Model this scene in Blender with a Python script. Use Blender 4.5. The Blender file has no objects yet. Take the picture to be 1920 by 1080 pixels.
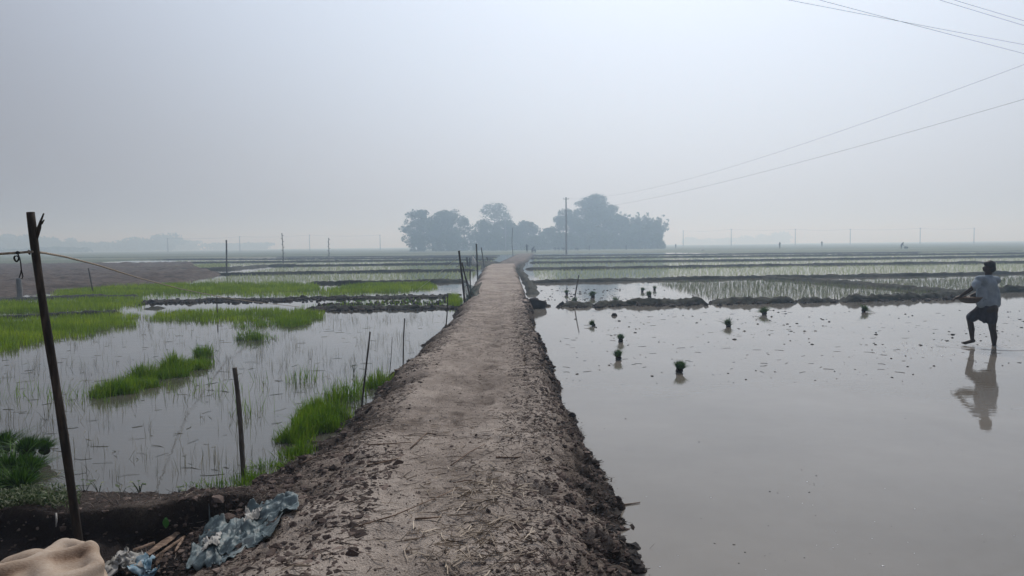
import bpy, math, random
import numpy as np
from mathutils import Matrix, Vector
sc = bpy.context.scene
COL = sc.collection
R = math.radians
random.seed(7)
rng = np.random.default_rng(7)

# ------------------------------------------------------------------ camera
H = 1.96
cam_d = bpy.data.cameras.new('camera')
cam = bpy.data.objects.new('camera', cam_d); COL.objects.link(cam)
cam_d.sensor_width = 36; cam_d.lens = 1400 / 1920 * 36
cam_d.clip_start = 0.05; cam_d.clip_end = 9000
ROT = Matrix.Rotation(R(90 - 3.27), 3, 'X') @ Matrix.Rotation(R(-0.63), 3, 'Z')
cam.matrix_world = Matrix.Translation((0, 0, H)) @ ROT.to_4x4()
sc.camera = cam

# ------------------------------------------------------------------ world, sun, exposure
SUN_EL, SUN_AZ = R(47), R(14)          # azimuth clockwise from +Y
sun_dir = Vector((math.sin(SUN_AZ) * math.cos(SUN_EL), math.cos(SUN_AZ) * math.cos(SUN_EL), math.sin(SUN_EL)))
w = bpy.data.worlds.new('World'); sc.world = w; w.use_nodes = True
nt = w.node_tree; nt.nodes.clear(); L = nt.links.new
def N(t, **k):
    n = nt.nodes.new(t)
    for a, b in k.items(): setattr(n, a, b)
    return n
sky = N('ShaderNodeTexSky', sky_type='NISHITA', sun_disc=False)
sky.sun_elevation = SUN_EL; sky.sun_rotation = SUN_AZ
sky.air_density = 1.6; sky.dust_density = 4.0; sky.ozone_density = 1.2; sky.altitude = 0
hs = N('ShaderNodeHueSaturation'); hs.inputs['Saturation'].default_value = 0.45
L(sky.outputs[0], hs.inputs['Color'])
tc = N('ShaderNodeTexCoord'); dt = N('ShaderNodeVectorMath', operation='DOT_PRODUCT')
dt.inputs[1].default_value = sun_dir
L(tc.outputs['Generated'], dt.inputs[0])
gr = N('ShaderNodeMapRange', interpolation_type='SMOOTHERSTEP')      # broad glow of the sun in the haze
gr.inputs['From Min'].default_value = 0.38; gr.inputs['From Max'].default_value = 1.05
gr.inputs['To Min'].default_value = 0.0; gr.inputs['To Max'].default_value = 1.0
L(dt.outputs['Value'], gr.inputs['Value'])
glow = N('ShaderNodeMix', data_type='RGBA')
glow.inputs['A'].default_value = (2.3, 2.3, 3.0, 1); glow.inputs['B'].default_value = (9.8, 11.5, 14.3, 1)
L(gr.outputs[0], glow.inputs['Factor'])
mx = N('ShaderNodeMix', data_type='RGBA'); mx.inputs['Factor'].default_value = 0.72
L(hs.outputs[0], mx.inputs['A']); L(glow.outputs['Result'], mx.inputs['B'])
bg = N('ShaderNodeBackground'); bg.inputs['Strength'].default_value = 0.11
L(mx.outputs['Result'], bg.inputs['Color'])
wo = N('ShaderNodeOutputWorld'); L(bg.outputs[0], wo.inputs['Surface'])
sd = bpy.data.lights.new('sun', 'SUN'); sd.energy = 2.7; sd.angle = R(10); sd.color = (1.0, 0.94, 0.88)
so = bpy.data.objects.new('sun', sd); COL.objects.link(so)
so.rotation_euler = Vector(sun_dir).to_track_quat('Z', 'Y').to_euler()
sc.view_settings.view_transform = 'Standard'; sc.view_settings.look = 'None'
sc.view_settings.exposure = -0.38; sc.view_settings.gamma = 1; sc.view_settings.use_curve_mapping = False
sc.cycles.use_denoising = True
sc.cycles.max_bounces = 6; sc.cycles.volume_bounces = 1; sc.cycles.diffuse_bounces = 2

# ------------------------------------------------------------------ helpers
def at(px, py, z=0.0):
    d = ROT @ Vector(((px - 960) / 1400, (540 - py) / 1400, -1))
    return Vector((0, 0, H)) + d * ((z - H) / d.z)
def ray(px, py, depth):
    d = ROT @ Vector(((px - 960) / 1400, (540 - py) / 1400, -1))
    return Vector((0, 0, H)) + d * (depth / d.y)

def hash2(ix, iy, s):
    n = (ix.astype(np.int64) * 374761393 + iy.astype(np.int64) * 668265263 + s * 974711) & 0xffffffff
    n = ((n ^ (n >> 13)) * 1274126177) & 0xffffffff
    n = ((n ^ (n >> 15)) * 2246822519) & 0xffffffff
    return ((n ^ (n >> 16)) & 0xffffff) / float(0xffffff)
def vnoise(x, y, s=0):
    ix = np.floor(x); iy = np.floor(y); fx = x - ix; fy = y - iy
    ux = fx * fx * fx * (fx * (fx * 6 - 15) + 10); uy = fy * fy * fy * (fy * (fy * 6 - 15) + 10)
    a = hash2(ix, iy, s); b = hash2(ix + 1, iy, s); c = hash2(ix, iy + 1, s); d = hash2(ix + 1, iy + 1, s)
    return (a + (b - a) * ux + (c - a) * uy + (a - b - c + d) * ux * uy) * 2 - 1
def fbm(x, y, s=0, o=4, g=0.5):
    t = 0; amp = 1
    c, q = math.cos(0.6), math.sin(0.6)
    for k in range(o):
        t = t + vnoise(x, y, s + k) * amp
        x, y = (c * x - q * y) * 2.03 + 11.3, (q * x + c * y) * 2.03 - 7.1
        amp *= g
    return t
def ridged(x, y, s=0, o=3):
    t = 0; amp = 1
    for k in range(o):
        t = t + (1 - np.abs(vnoise(x, y, s + k)) * 2) * amp
        x, y = x * 2.1 + 3.1, y * 2.1 - 5.7; amp *= 0.5
    return t
def sstep(a, b, x):
    t = np.clip((x - a) / (b - a + 1e-9), 0, 1); return t * t * (3 - 2 * t)

def raw_mesh(name, V, F, smooth=True, attr=None):
    """V (n,3), F (m,k) all faces with k corners."""
    V = np.asarray(V, dtype=np.float32); F = np.asarray(F, dtype=np.int32)
    me = bpy.data.meshes.new(name)
    me.vertices.add(len(V)); me.vertices.foreach_set('co', V.ravel())
    m, k = F.shape
    me.loops.add(m * k); me.loops.foreach_set('vertex_index', F.ravel())
    me.polygons.add(m)
    me.polygons.foreach_set('loop_start', np.arange(0, m * k, k, dtype=np.int32))
    me.polygons.foreach_set('loop_total', np.full(m, k, dtype=np.int32))
    me.polygons.foreach_set('use_smooth', np.full(m, smooth))
    if attr is not None:
        a = me.attributes.new('tone', 'FLOAT', 'POINT'); a.data.foreach_set('value', np.asarray(attr, dtype=np.float32))
    me.update(calc_edges=True); me.validate()
    return me
def link(name, me, mat=None, parent=None, kind=None, label=None, cat=None, group=None):
    o = bpy.data.objects.new(name, me); COL.objects.link(o)
    if mat is not None and me is not None and not me.materials: me.materials.append(mat)
    if parent is not None: o.parent = parent
    tag(o, label, cat, group, kind)
    return o
def tag(o, label=None, cat=None, group=None, kind=None):
    if label: o['label'] = label
    if cat: o['category'] = cat
    if group: o['group'] = group
    if kind: o['kind'] = kind
    return o
def empty(name, loc, label=None, cat=None, group=None):
    o = bpy.data.objects.new(name, None); COL.objects.link(o); o.location = loc
    o.empty_display_size = 0.1
    return tag(o, label, cat, group)

def tube(P, rad, n=8, cap=True):
    """tube through points P with radii rad -> V, F(quads)"""
    P = np.array([list(p) for p in P], dtype=float); m = len(P)
    rad = np.broadcast_to(np.asarray(rad, dtype=float), (m,))
    T = np.gradient(P, axis=0); T /= np.linalg.norm(T, axis=1)[:, None] + 1e-12
    up = np.array([0.13, 0.27, 1.0]) if abs(T[0][2]) < 0.8 else np.array([1.0, 0.2, 0.1])
    V = []
    for i in range(m):
        a = np.cross(T[i], up); a /= np.linalg.norm(a); b = np.cross(T[i], a)
        th = np.arange(n) * 2 * math.pi / n
        V.append(P[i] + rad[i] * (np.cos(th)[:, None] * a + np.sin(th)[:, None] * b))
    V = np.concatenate(V)
    F = []
    for i in range(m - 1):
        for j in range(n):
            j2 = (j + 1) % n
            F.append((i * n + j, i * n + j2, (i + 1) * n + j2, (i + 1) * n + j))
    if cap:
        c0 = len(V); V = np.vstack([V, P[0], P[-1]])
        for j in range(n):
            j2 = (j + 1) % n
            F.append((c0, c0, j2, j)); F.append((c0 + 1, c0 + 1, (m - 1) * n + j, (m - 1) * n + j2))
    return V, F
class MB:
    def __init__(s): s.v = []; s.f = []; s.n = 0
    def add(s, V, F):
        V = np.asarray(V, dtype=float); s.v.append(V); s.f += [tuple(int(i) + s.n for i in f) for f in F]; s.n += len(V); return s
    def tube(s, P, r, n=8, cap=True): return s.add(*tube(P, r, n, cap))
    def mesh(s, name, smooth=True):
        me = bpy.data.meshes.new(name)
        fs = []
        for f in s.f:
            g = []
            for i in f:
                if i not in g: g.append(i)
            if len(g) > 2: fs.append(g)
        me.from_pydata(np.concatenate(s.v).tolist(), [], fs)
        me.polygons.foreach_set('use_smooth', [smooth] * len(me.polygons)); me.update()
        return me

# --- lumps (clods) as one mesh, built from a deformed icosphere
import bmesh
def ico(sub):
    bm = bmesh.new(); bmesh.ops.create_icosphere(bm, subdivisions=sub, radius=1)
    V = np.array([v.co[:] for v in bm.verts]); F = np.array([[v.index for v in f.verts] for f in bm.faces]); bm.free()
    return V, F
ICO1, ICO2 = ico(1), ico(2)
def lumps(P, S, base=ICO1, rough=0.35, flat=0.7):
    V0, F0 = base; n = len(P); nv = len(V0)
    P = np.asarray(P, float); S = np.asarray(S, float)
    ang = rng.random(n) * 6.28
    sc3 = np.stack([S * rng.uniform(0.7, 1.35, n), S * rng.uniform(0.7, 1.35, n), S * flat * rng.uniform(0.7, 1.2, n)], 1)
    D = V0[None] * (1 + rough * (rng.random((n, nv, 1)) - 0.5) * 2) * sc3[:, None]
    c, s = np.cos(ang)[:, None], np.sin(ang)[:, None]
    X = D[..., 0] * c - D[..., 1] * s; Y = D[..., 0] * s + D[..., 1] * c
    V = np.stack([X, Y, D[..., 2]], -1) + P[:, None]
    F = (F0[None] + (np.arange(n) * nv)[:, None, None]).reshape(-1, 3)
    t = np.repeat(rng.random(n), nv)
    return V.reshape(-1, 3), F, t

# --- blades of grass / straw
def blades(P, h, wd, lean=0.25, curve=0.35, seg=2, tone=None, az=None):
    n = len(P); P = np.asarray(P, float)
    h = np.broadcast_to(h, (n,)); wd = np.broadcast_to(wd, (n,))
    a = rng.random(n) * 6.283 if az is None else az
    b = rng.random(n) * 6.283
    ln = np.abs(rng.normal(0, lean, n)); ln = np.clip(ln, 0, 1.3)
    dx, dy = np.cos(a) * ln, np.sin(a) * ln
    sx, sy = np.cos(b) * wd / 2, np.sin(b) * wd / 2
    rows = []
    for k in range(seg + 1):
        t = k / seg
        out = t + curve * ln * t * t * 1.5
        z = h * (t - 0.35 * np.minimum(ln, 1) * t * t)
        cx = P[:, 0] + dx * h * out; cy = P[:, 1] + dy * h * out; cz = P[:, 2] + z
        if k < seg:
            ws = 1 - 0.45 * t
            rows.append(np.stack([cx - sx * ws, cy - sy * ws, cz], 1)); rows.append(np.stack([cx + sx * ws, cy + sy * ws, cz], 1))
        else:
            rows.append(np.stack([cx, cy, cz], 1))
    nv = len(rows)
    V = np.stack(rows, 1).reshape(-1, 3)
    F = []
    for k in range(seg - 1):
        F += [(2 * k, 2 * k + 1, 2 * k + 3), (2 * k, 2 * k + 3, 2 * k + 2)]
    F += [(2 * seg - 2, 2 * seg - 1, 2 * seg)]
    F = (np.array(F)[None] + (np.arange(n) * nv)[:, None, None]).reshape(-1, 3)
    t = np.repeat(rng.random(n) if tone is None else tone, nv)
    return V, F, t
def straws(P, ln, r, zrot=None, tilt=0.06, bend=0.12):
    """thin 3-sided sticks with one bend lying about points P"""
    n = len(P); P = np.asarray(P, float)
    a = rng.random(n) * 6.283 if zrot is None else zrot
    b = a + rng.normal(0, bend, n) * 2
    tl = rng.normal(0, tilt, n)
    rows = []
    for k in (-1, 0, 1):
        ang = np.where(k > 0, b, a)
        c = P + np.stack([np.cos(ang) * ln * 0.5 * k, np.sin(ang) * ln * 0.5 * k, tl * ln * 0.5 * k], 1)
        for q in range(3):
            th = q * 2.094
            off = np.stack([-np.sin(a) * np.cos(th) * r, np.cos(a) * np.cos(th) * r, np.full(n, math.sin(th)) * r], 1)
            rows.append(c + off * (0.8 if k else 1))
    V = np.stack(rows, 1).reshape(-1, 3)
    F = []
    for s in (0, 3):
        for q in range(3):
            q2 = (q + 1) % 3
            F += [(s + q, s + q2, s + 3 + q2), (s + q, s + 3 + q2, s + 3 + q)]
    F = (np.array(F)[None] + (np.arange(n) * 9)[:, None, None]).reshape(-1, 3)
    return V, F, np.repeat(rng.random(n), 9)

def in_poly(x, y, poly):
    r = np.zeros(len(x), bool); n = len(poly); j = n - 1
    for i in range(n):
        xi, yi = poly[i][0], poly[i][1]; xj, yj = poly[j][0], poly[j][1]
        c = ((yi > y) != (yj > y)) & (x < (xj - xi) * (y - yi) / (yj - yi + 1e-12) + xi)
        r ^= c; j = i
    return r
def scatter_poly(poly, dens, edge=0.0, s=0):
    P = np.array([[p[0], p[1]] for p in poly]); lo, hi = P.min(0) - edge, P.max(0) + edge
    n = int((hi[0] - lo[0]) * (hi[1] - lo[1]) * dens)
    x = rng.uniform(lo[0], hi[0], n); y = rng.uniform(lo[1], hi[1], n)
    wx = x + fbm(x * 1.3, y * 1.3, s + 40, 3) * edge; wy = y + fbm(x * 1.3, y * 1.3, s + 50, 3) * edge
    k = in_poly(wx, wy, poly)
    return x[k], y[k]

# --- tapered capsules + voxel remesh = one continuous organic surface
def capsule(mb, a, b, ra, rb, n=14, squash=(1, 1, 1)):
    a = Vector(a); b = Vector(b); ax = (b - a); ln = ax.length
    ax = ax.normalized() if ln > 1e-6 else Vector((0, 0, 1))
    q = ax.to_track_quat('Z', 'Y'); rows = []
    for k in range(5):
        t = -math.pi / 2 + k * math.pi / 8; rows.append((ra * math.sin(t), ra * math.cos(t)))
    for k in range(5):
        t = k * math.pi / 8; rows.append((ln + rb * math.sin(t), rb * math.cos(t)))
    V = []
    for z, r in rows:
        for j in range(n):
            th = 2 * math.pi * j / n
            V.append((a + q @ Vector((max(r, 1e-4) * math.cos(th), max(r, 1e-4) * math.sin(th), z)))[:])
    F = []
    for i in range(len(rows) - 1):
        for j in range(n):
            F.append((i * n + j, i * n + (j + 1) % n, (i + 1) * n + (j + 1) % n, (i + 1) * n + j))
    F.append(tuple(range(n - 1, -1, -1))); F.append(tuple((len(rows) - 1) * n + j for j in range(n)))
    mb.add(V, F)
def ball(mb, c, r, scale=(1, 1, 1), rot=None):
    V, F = ICO2; V = V * r * np.array(scale)
    if rot is not None: V = V @ np.array(rot.to_3x3()).T
    mb.add(V + np.array(c[:]), F)
def remeshed(mb, name, voxel, smooth=4, fac=0.6):
    me = mb.mesh(name); o = bpy.data.objects.new('tmp', me); COL.objects.link(o)
    m = o.modifiers.new('r', 'REMESH'); m.mode = 'VOXEL'; m.voxel_size = voxel
    s = o.modifiers.new('s', 'SMOOTH'); s.iterations = smooth; s.factor = fac
    dg = bpy.context.evaluated_depsgraph_get(); dg.update()
    out = bpy.data.meshes.new_from_object(o.evaluated_get(dg)); out.name = name
    out.polygons.foreach_set('use_smooth', [True] * len(out.polygons))
    bpy.data.objects.remove(o); bpy.data.meshes.remove(me)
    return out

# ------------------------------------------------------------------ materials
def material(name, rough=0.9, color=(0.2, 0.2, 0.2), spec=0.3):
    m = bpy.data.materials.new(name); m.use_nodes = True
    b = m.node_tree.nodes['Principled BSDF']
    b.inputs['Base Color'].default_value = (*color, 1); b.inputs['Roughness'].default_value = rough
    b.inputs['Specular IOR Level'].default_value = spec
    return m, m.node_tree, b
def ramp(t, stops):
    n = t.nodes.new('ShaderNodeValToRGB'); e = n.color_ramp.elements
    while len(e) < len(stops): e.new(0.5)
    for k, (p, c) in enumerate(stops): e[k].position = p; e[k].color = (*c, 1)
    return n
def noise(t, scale, detail=4, rough=0.55, vec=None):
    n = t.nodes.new('ShaderNodeTexNoise'); n.inputs['Scale'].default_value = scale
    n.inputs['Detail'].default_value = detail; n.inputs['Roughness'].default_value = rough
    if vec is not None: t.links.new(vec, n.inputs['Vector'])
    return n
def posn(t, scale=(1, 1, 1)):
    g = t.nodes.new('ShaderNodeNewGeometry'); m = t.nodes.new('ShaderNodeVectorMath'); m.operation = 'MULTIPLY'
    m.inputs[1].default_value = scale; t.links.new(g.outputs['Position'], m.inputs[0]); return m.outputs[0]
def bump(t, b, h, strength=0.4, dist=0.02):
    n = t.nodes.new('ShaderNodeBump'); n.inputs['Strength'].default_value = strength; n.inputs['Distance'].default_value = dist
    t.links.new(h, n.inputs['Height']); t.links.new(n.outputs[0], b.inputs['Normal']); return n
def noise_mat(name, stops, scale, rough=0.9, bstr=0.5, bdist=0.02, bscale=None, spec=0.25, stretch=(1, 1, 1), detail=6):
    m, t, b = material(name, rough, spec=spec)
    p = posn(t, stretch); n = noise(t, scale, detail, 0.6, p); r = ramp(t, stops)
    t.links.new(n.outputs['Fac'], r.inputs[0]); t.links.new(r.outputs[0], b.inputs['Base Color'])
    if bstr: bump(t, b, noise(t, bscale or scale * 4, 5, 0.6, p).outputs['Fac'], bstr, bdist)
    return m
def blade_mat(name, c0, c1, c2, trans=0.45):
    m, t, b = material(name, 0.55, spec=0.25)
    a = t.nodes.new('ShaderNodeAttribute'); a.attribute_name = 'tone'
    r = ramp(t, [(0.0, c0), (0.55, c1), (1.0, c2)])
    t.links.new(a.outputs['Fac'], r.inputs[0]); t.links.new(r.outputs[0], b.inputs['Base Color'])
    if trans:
        tr = t.nodes.new('ShaderNodeBsdfTranslucent'); ms = t.nodes.new('ShaderNodeMixShader'); ms.inputs[0].default_value = trans
        t.links.new(r.outputs[0], tr.inputs['Color']); t.links.new(b.outputs[0], ms.inputs[1]); t.links.new(tr.outputs[0], ms.inputs[2])
        t.links.new(ms.outputs[0], t.nodes['Material Output'].inputs['Surface'])
    return m

# bank soil: dry trodden crown, damp dark flanks (moisture follows height above the water)
def soil_material():
    m, t, b = material('bank_soil', 0.92, spec=0.2)
    g = t.nodes.new('ShaderNodeNewGeometry'); sp = t.nodes.new('ShaderNodeSeparateXYZ'); t.links.new(g.outputs['Position'], sp.inputs[0])
    n1 = noise(t, 1.6, 6, 0.65, posn(t)); n2 = noise(t, 14, 6, 0.7, posn(t)); n3 = noise(t, 90, 3, 0.6, posn(t))
    a = t.nodes.new('ShaderNodeMath'); a.operation = 'MULTIPLY_ADD'; a.inputs[1].default_value = 0.46; t.links.new(n1.outputs['Fac'], a.inputs[0]); t.links.new(sp.outputs['Z'], a.inputs[2])
    a2 = t.nodes.new('ShaderNodeMath'); a2.operation = 'MULTIPLY_ADD'; a2.inputs[1].default_value = 0.22; t.links.new(n2.outputs['Fac'], a2.inputs[0]); t.links.new(a.outputs[0], a2.inputs[2])
    mr = t.nodes.new('ShaderNodeMapRange'); mr.inputs['From Min'].default_value = 0.32; mr.inputs['From Max'].default_value = 0.75
    t.links.new(a2.outputs[0], mr.inputs['Value'])
    r = ramp(t, [(0.0, (0.022, 0.016, 0.014)), (0.33, (0.055, 0.042, 0.034)), (0.60, (0.178, 0.145, 0.12)), (1.0, (0.385, 0.332, 0.285))])
    t.links.new(mr.outputs[0], r.inputs[0])
    # fine crumbs, light and dark
    mixc = t.nodes.new('ShaderNodeMix'); mixc.data_type = 'RGBA'; mixc.blend_type = 'OVERLAY'; mixc.inputs['Factor'].default_value = 0.75
    t.links.new(r.outputs[0], mixc.inputs['A'])
    rr = ramp(t, [(0.3, (0.25, 0.25, 0.25)), (0.5, (0.5, 0.5, 0.5)), (0.72, (0.72, 0.7, 0.68))]); t.links.new(n3.outputs['Fac'], rr.inputs[0])
    t.links.new(rr.outputs[0], mixc.inputs['B']); t.links.new(mixc.outputs['Result'], b.inputs['Base Color'])
    ad = t.nodes.new('ShaderNodeMath'); ad.operation = 'ADD'; t.links.new(n2.outputs['Fac'], ad.inputs[0]); t.links.new(n3.outputs['Fac'], ad.inputs[1])
    bump(t, b, ad.outputs[0], 0.8, 0.025)
    return m
M_SOIL = soil_material()
def clod_material(name, dark, mid, light):
    m, t, b = material(name, 0.9, spec=0.2)
    a = t.nodes.new('ShaderNodeAttribute'); a.attribute_name = 'tone'
    r = ramp(t, [(0, dark), (0.6, mid), (1, light)]); t.links.new(a.outputs['Fac'], r.inputs[0])
    t.links.new(r.outputs[0], b.inputs['Base Color']); bump(t, b, noise(t, 60, 4, 0.6, posn(t)).outputs['Fac'], 0.6, 0.01)
    return m
M_CLOD = clod_material('clod_soil', (0.035, 0.025, 0.022), (0.08, 0.058, 0.049), (0.19, 0.145, 0.122))
M_CLODDRY = clod_material('dry_crumb_soil', (0.05, 0.038, 0.03), (0.13, 0.1, 0.085), (0.24, 0.19, 0.165))
M_WETMUD = clod_material('wet_mud', (0.02, 0.017, 0.016), (0.035, 0.03, 0.028), (0.075, 0.062, 0.055))
M_BUND = noise_mat('bund_mud', [(0.3, (0.010, 0.012, 0.008)), (0.55, (0.026, 0.028, 0.018)), (0.75, (0.055, 0.052, 0.036))], 6, 0.85, 0.8, 0.05, 18)
M_PLOUGH = noise_mat('ploughed_soil', [(0.3, (0.035, 0.026, 0.021)), (0.5, (0.07, 0.053, 0.044)), (0.7, (0.125, 0.10, 0.082))], 2.2, 0.95, 0.7, 0.08, 7)
M_FAR = noise_mat('far_field_turf', [(0.35, (0.055, 0.075, 0.04)), (0.5, (0.09, 0.115, 0.065)), (0.68, (0.17, 0.18, 0.13))], 0.02, 0.95, 0, 0, stretch=(0.35, 2.2, 1), detail=7)
M_GROUND = noise_mat('ground_soil', [(0.3, (0.06, 0.07, 0.035)), (0.6, (0.12, 0.12, 0.07))], 0.3, 0.95, 0.3, 0.05, stretch=(0.5, 1.5, 1))

def water_material(name='muddy_paddy_water', c0=(0.15, 0.135, 0.113), c1=(0.22, 0.2, 0.172)):
    m, t, b = material(name, 0.02, (0.15, 0.135, 0.115), 0.5)
    b.inputs['IOR'].default_value = 1.33; b.inputs['Roughness'].default_value = 0.025
    n0 = noise(t, 0.35, 5, 0.6, posn(t)); r = ramp(t, [(0.3, c0), (0.7, c1)])
    t.links.new(n0.outputs['Fac'], r.inputs[0]); t.links.new(r.outputs[0], b.inputs['Base Color'])
    n = noise(t, 9, 3, 0.5, posn(t, (0.45, 1, 1))); n2 = noise(t, 0.9, 2, 0.5, posn(t))
    mr = t.nodes.new('ShaderNodeMapRange'); mr.inputs['From Min'].default_value = 0.42; mr.inputs['From Max'].default_value = 0.7
    t.links.new(n2.outputs['Fac'], mr.inputs['Value'])
    mu = t.nodes.new('ShaderNodeMath'); mu.operation = 'MULTIPLY'; t.links.new(n.outputs['Fac'], mu.inputs[0]); t.links.new(mr.outputs[0], mu.inputs[1])
    ad = t.nodes.new('ShaderNodeMath'); ad.operation = 'MULTIPLY_ADD'; ad.inputs[1].default_value = 0.35
    t.links.new(n.outputs['Fac'], ad.inputs[0]); t.links.new(mu.outputs[0], ad.inputs[2])
    bump(t, b, ad.outputs[0], 0.13, 0.012)
    return m
M_WATER = water_material()
M_WATER2 = water_material('darkened_left_paddy_water', (0.045, 0.045, 0.04), (0.095, 0.088, 0.074))  # left paddy: clearer water, with the dimmer sky reflection put into its colour
M_NURSERY = blade_mat('nursery_rice', (0.085, 0.15, 0.005), (0.18, 0.29, 0.007), (0.32, 0.42, 0.02), 0.5)
M_GRASS = blade_mat('water_grass', (0.06, 0.13, 0.006), (0.13, 0.25, 0.009), (0.26, 0.34, 0.035), 0.45)
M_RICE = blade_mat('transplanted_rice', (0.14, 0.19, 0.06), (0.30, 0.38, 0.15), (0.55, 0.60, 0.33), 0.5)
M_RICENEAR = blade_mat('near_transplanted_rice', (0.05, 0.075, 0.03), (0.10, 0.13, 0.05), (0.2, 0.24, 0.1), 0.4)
M_BUNDLE = blade_mat('seedling_leaf', (0.018, 0.05, 0.007), (0.035, 0.095, 0.010), (0.08, 0.17, 0.018), 0.3)
M_STUBBLE = blade_mat('stubble_stalk', (0.04, 0.045, 0.02), (0.10, 0.11, 0.04), (0.26, 0.22, 0.11), 0.3)
M_STRAW = blade_mat('straw', (0.06, 0.042, 0.032), (0.15, 0.11, 0.08), (0.42, 0.34, 0.25), 0)
M_STRAWP = blade_mat('pale_straw', (0.10, 0.075, 0.055), (0.30, 0.24, 0.18), (0.5, 0.42, 0.32), 0)
M_FIBRE = blade_mat('root_fibre', (0.03, 0.022, 0.018), (0.07, 0.05, 0.04), (0.22, 0.17, 0.13), 0)
M_WEED = blade_mat('bank_weed_leaf', (0.03, 0.06, 0.015), (0.08, 0.12, 0.04), (0.28, 0.3, 0.2), 0.3)
M_CROWN = blade_mat('tree_leaf', (0.025, 0.045, 0.014), (0.045, 0.075, 0.02), (0.085, 0.12, 0.035), 0.25)
M_BARK = noise_mat('tree_bark', [(0.3, (0.04, 0.032, 0.025)), (0.7, (0.12, 0.1, 0.08))], 4, 0.9, 0.5, 0.05)
def wood_mat(name, c0, c1, c2, sc_=14):
    return noise_mat(name, [(0.3, c0), (0.5, c1), (0.72, c2)], sc_, 0.85, 0.6, 0.006, 40, stretch=(1, 1, 0.18))
M_POST = wood_mat('post_wood', (0.010, 0.008, 0.006), (0.032, 0.023, 0.017), (0.09, 0.066, 0.048), 26)
M_STAKE = wood_mat('stake_wood', (0.03, 0.026, 0.022), (0.07, 0.06, 0.05), (0.15, 0.13, 0.11), 22)
M_CONC = noise_mat('pole_concrete', [(0.3, (0.16, 0.16, 0.155)), (0.7, (0.26, 0.255, 0.25))], 3, 0.9, 0.2, 0.01)
M_WIRE = material('wire_metal', 0.6, (0.09, 0.09, 0.095), 0.4)[0]
M_ROPE = noise_mat('rope_fibre', [(0.35, (0.16, 0.13, 0.10)), (0.65, (0.42, 0.36, 0.28))], 60, 0.9, 0.5, 0.003)
M_DARKCORD = material('dark_cord', 0.9, (0.02, 0.018, 0.018), 0.2)[0]

# ------------------------------------------------------------------ haze
def box_mesh(name, lo, hi):
    x0, y0, z0 = lo; x1, y1, z1 = hi
    V = [(x0, y0, z0), (x1, y0, z0), (x1, y1, z0), (x0, y1, z0), (x0, y0, z1), (x1, y0, z1), (x1, y1, z1), (x0, y1, z1)]
    F = [(0, 3, 2, 1), (4, 5, 6, 7), (0, 1, 5, 4), (1, 2, 6, 5), (2, 3, 7, 6), (3, 0, 4, 7)]
    return raw_mesh(name, V, F, False)
mh = bpy.data.materials.new('haze_air'); mh.use_nodes = True; t = mh.node_tree; t.nodes.remove(t.nodes['Principled BSDF'])
pv = t.nodes.new('ShaderNodeVolumePrincipled'); pv.inputs['Density'].default_value = 0.0028
pv.inputs['Color'].default_value = (0.60, 0.80, 1.0, 1); pv.inputs['Absorption Color'].default_value = (1, 1, 1, 1); pv.inputs['Anisotropy'].default_value = 0.6
t.links.new(pv.outputs[0], t.nodes['Material Output'].inputs['Volume'])
link('haze', box_mesh('haze', (-1900, -500, -1.6), (1900, 1900, 36)), mh, kind='stuff')

# ------------------------------------------------------------------ ground, water, far land
def sheet(name, pts, z, mat, kind='structure'):
    me = bpy.data.meshes.new(name); me.from_pydata([(p[0], p[1], z) for p in pts], [], [tuple(range(len(pts)))]); me.update()
    return link(name, me, mat, kind=kind)
sheet('ground', [(-1800, -400), (1800, -400), (1800, 1800), (-1800, 1800)], -0.6, M_GROUND)
def grid_mesh(name, xs, ys, hf, mat, kind='structure', flip=False, obj=True):
    X, Y = np.meshgrid(xs, ys) if np.ndim(xs) == 1 else (xs, ys)
    Z = hf(X, Y); ny, nx = X.shape
    V = np.stack([X, Y, Z], -1).reshape(-1, 3)
    i = np.arange((ny - 1) * nx).reshape(ny - 1, nx)[:, :-1].ravel()
    F = np.stack([i, i + 1, i + nx + 1, i + nx], 1)
    me = raw_mesh(name, V, F)
    return link(name, me, mat, kind=kind) if obj else me
sheet('water', [(-0.5, -8), (130, -8), (130, 168), (-0.5, 168)], 0, M_WATER)
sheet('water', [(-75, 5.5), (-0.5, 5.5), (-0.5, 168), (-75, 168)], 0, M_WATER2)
# land beyond the paddies, gently uneven
xs = np.concatenate([np.linspace(-1700, -150, 60), np.linspace(-140, 200, 120), np.linspace(212, 1700, 60)]); ys = np.concatenate([np.linspace(96, 200, 60), np.linspace(206, 400, 30), np.linspace(420, 1700, 40)])
grid_mesh('far_field', xs, ys, lambda x, y: -0.2 + 0.3 * sstep(0, 6, y - np.interp(x, [-90, -50, -10, 8, 34, 48, 70, 200], [112, 150, 150, 170, 162, 128, 116, 108]) + 6 * vnoise(x * 0.05, y * 0.05, 7)) + 0.05 * fbm(x * 0.02, y * 0.05, 3), M_FAR)
# grassy margin left of the paddies
grid_mesh('field_margin', np.linspace(-420, -60, 80), np.linspace(88, 172, 40), lambda x, y: 0.06 + 0.05 * fbm(x * 0.05, y * 0.2, 4) - 0.3 * sstep(-66, -60, x), M_FAR)
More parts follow.
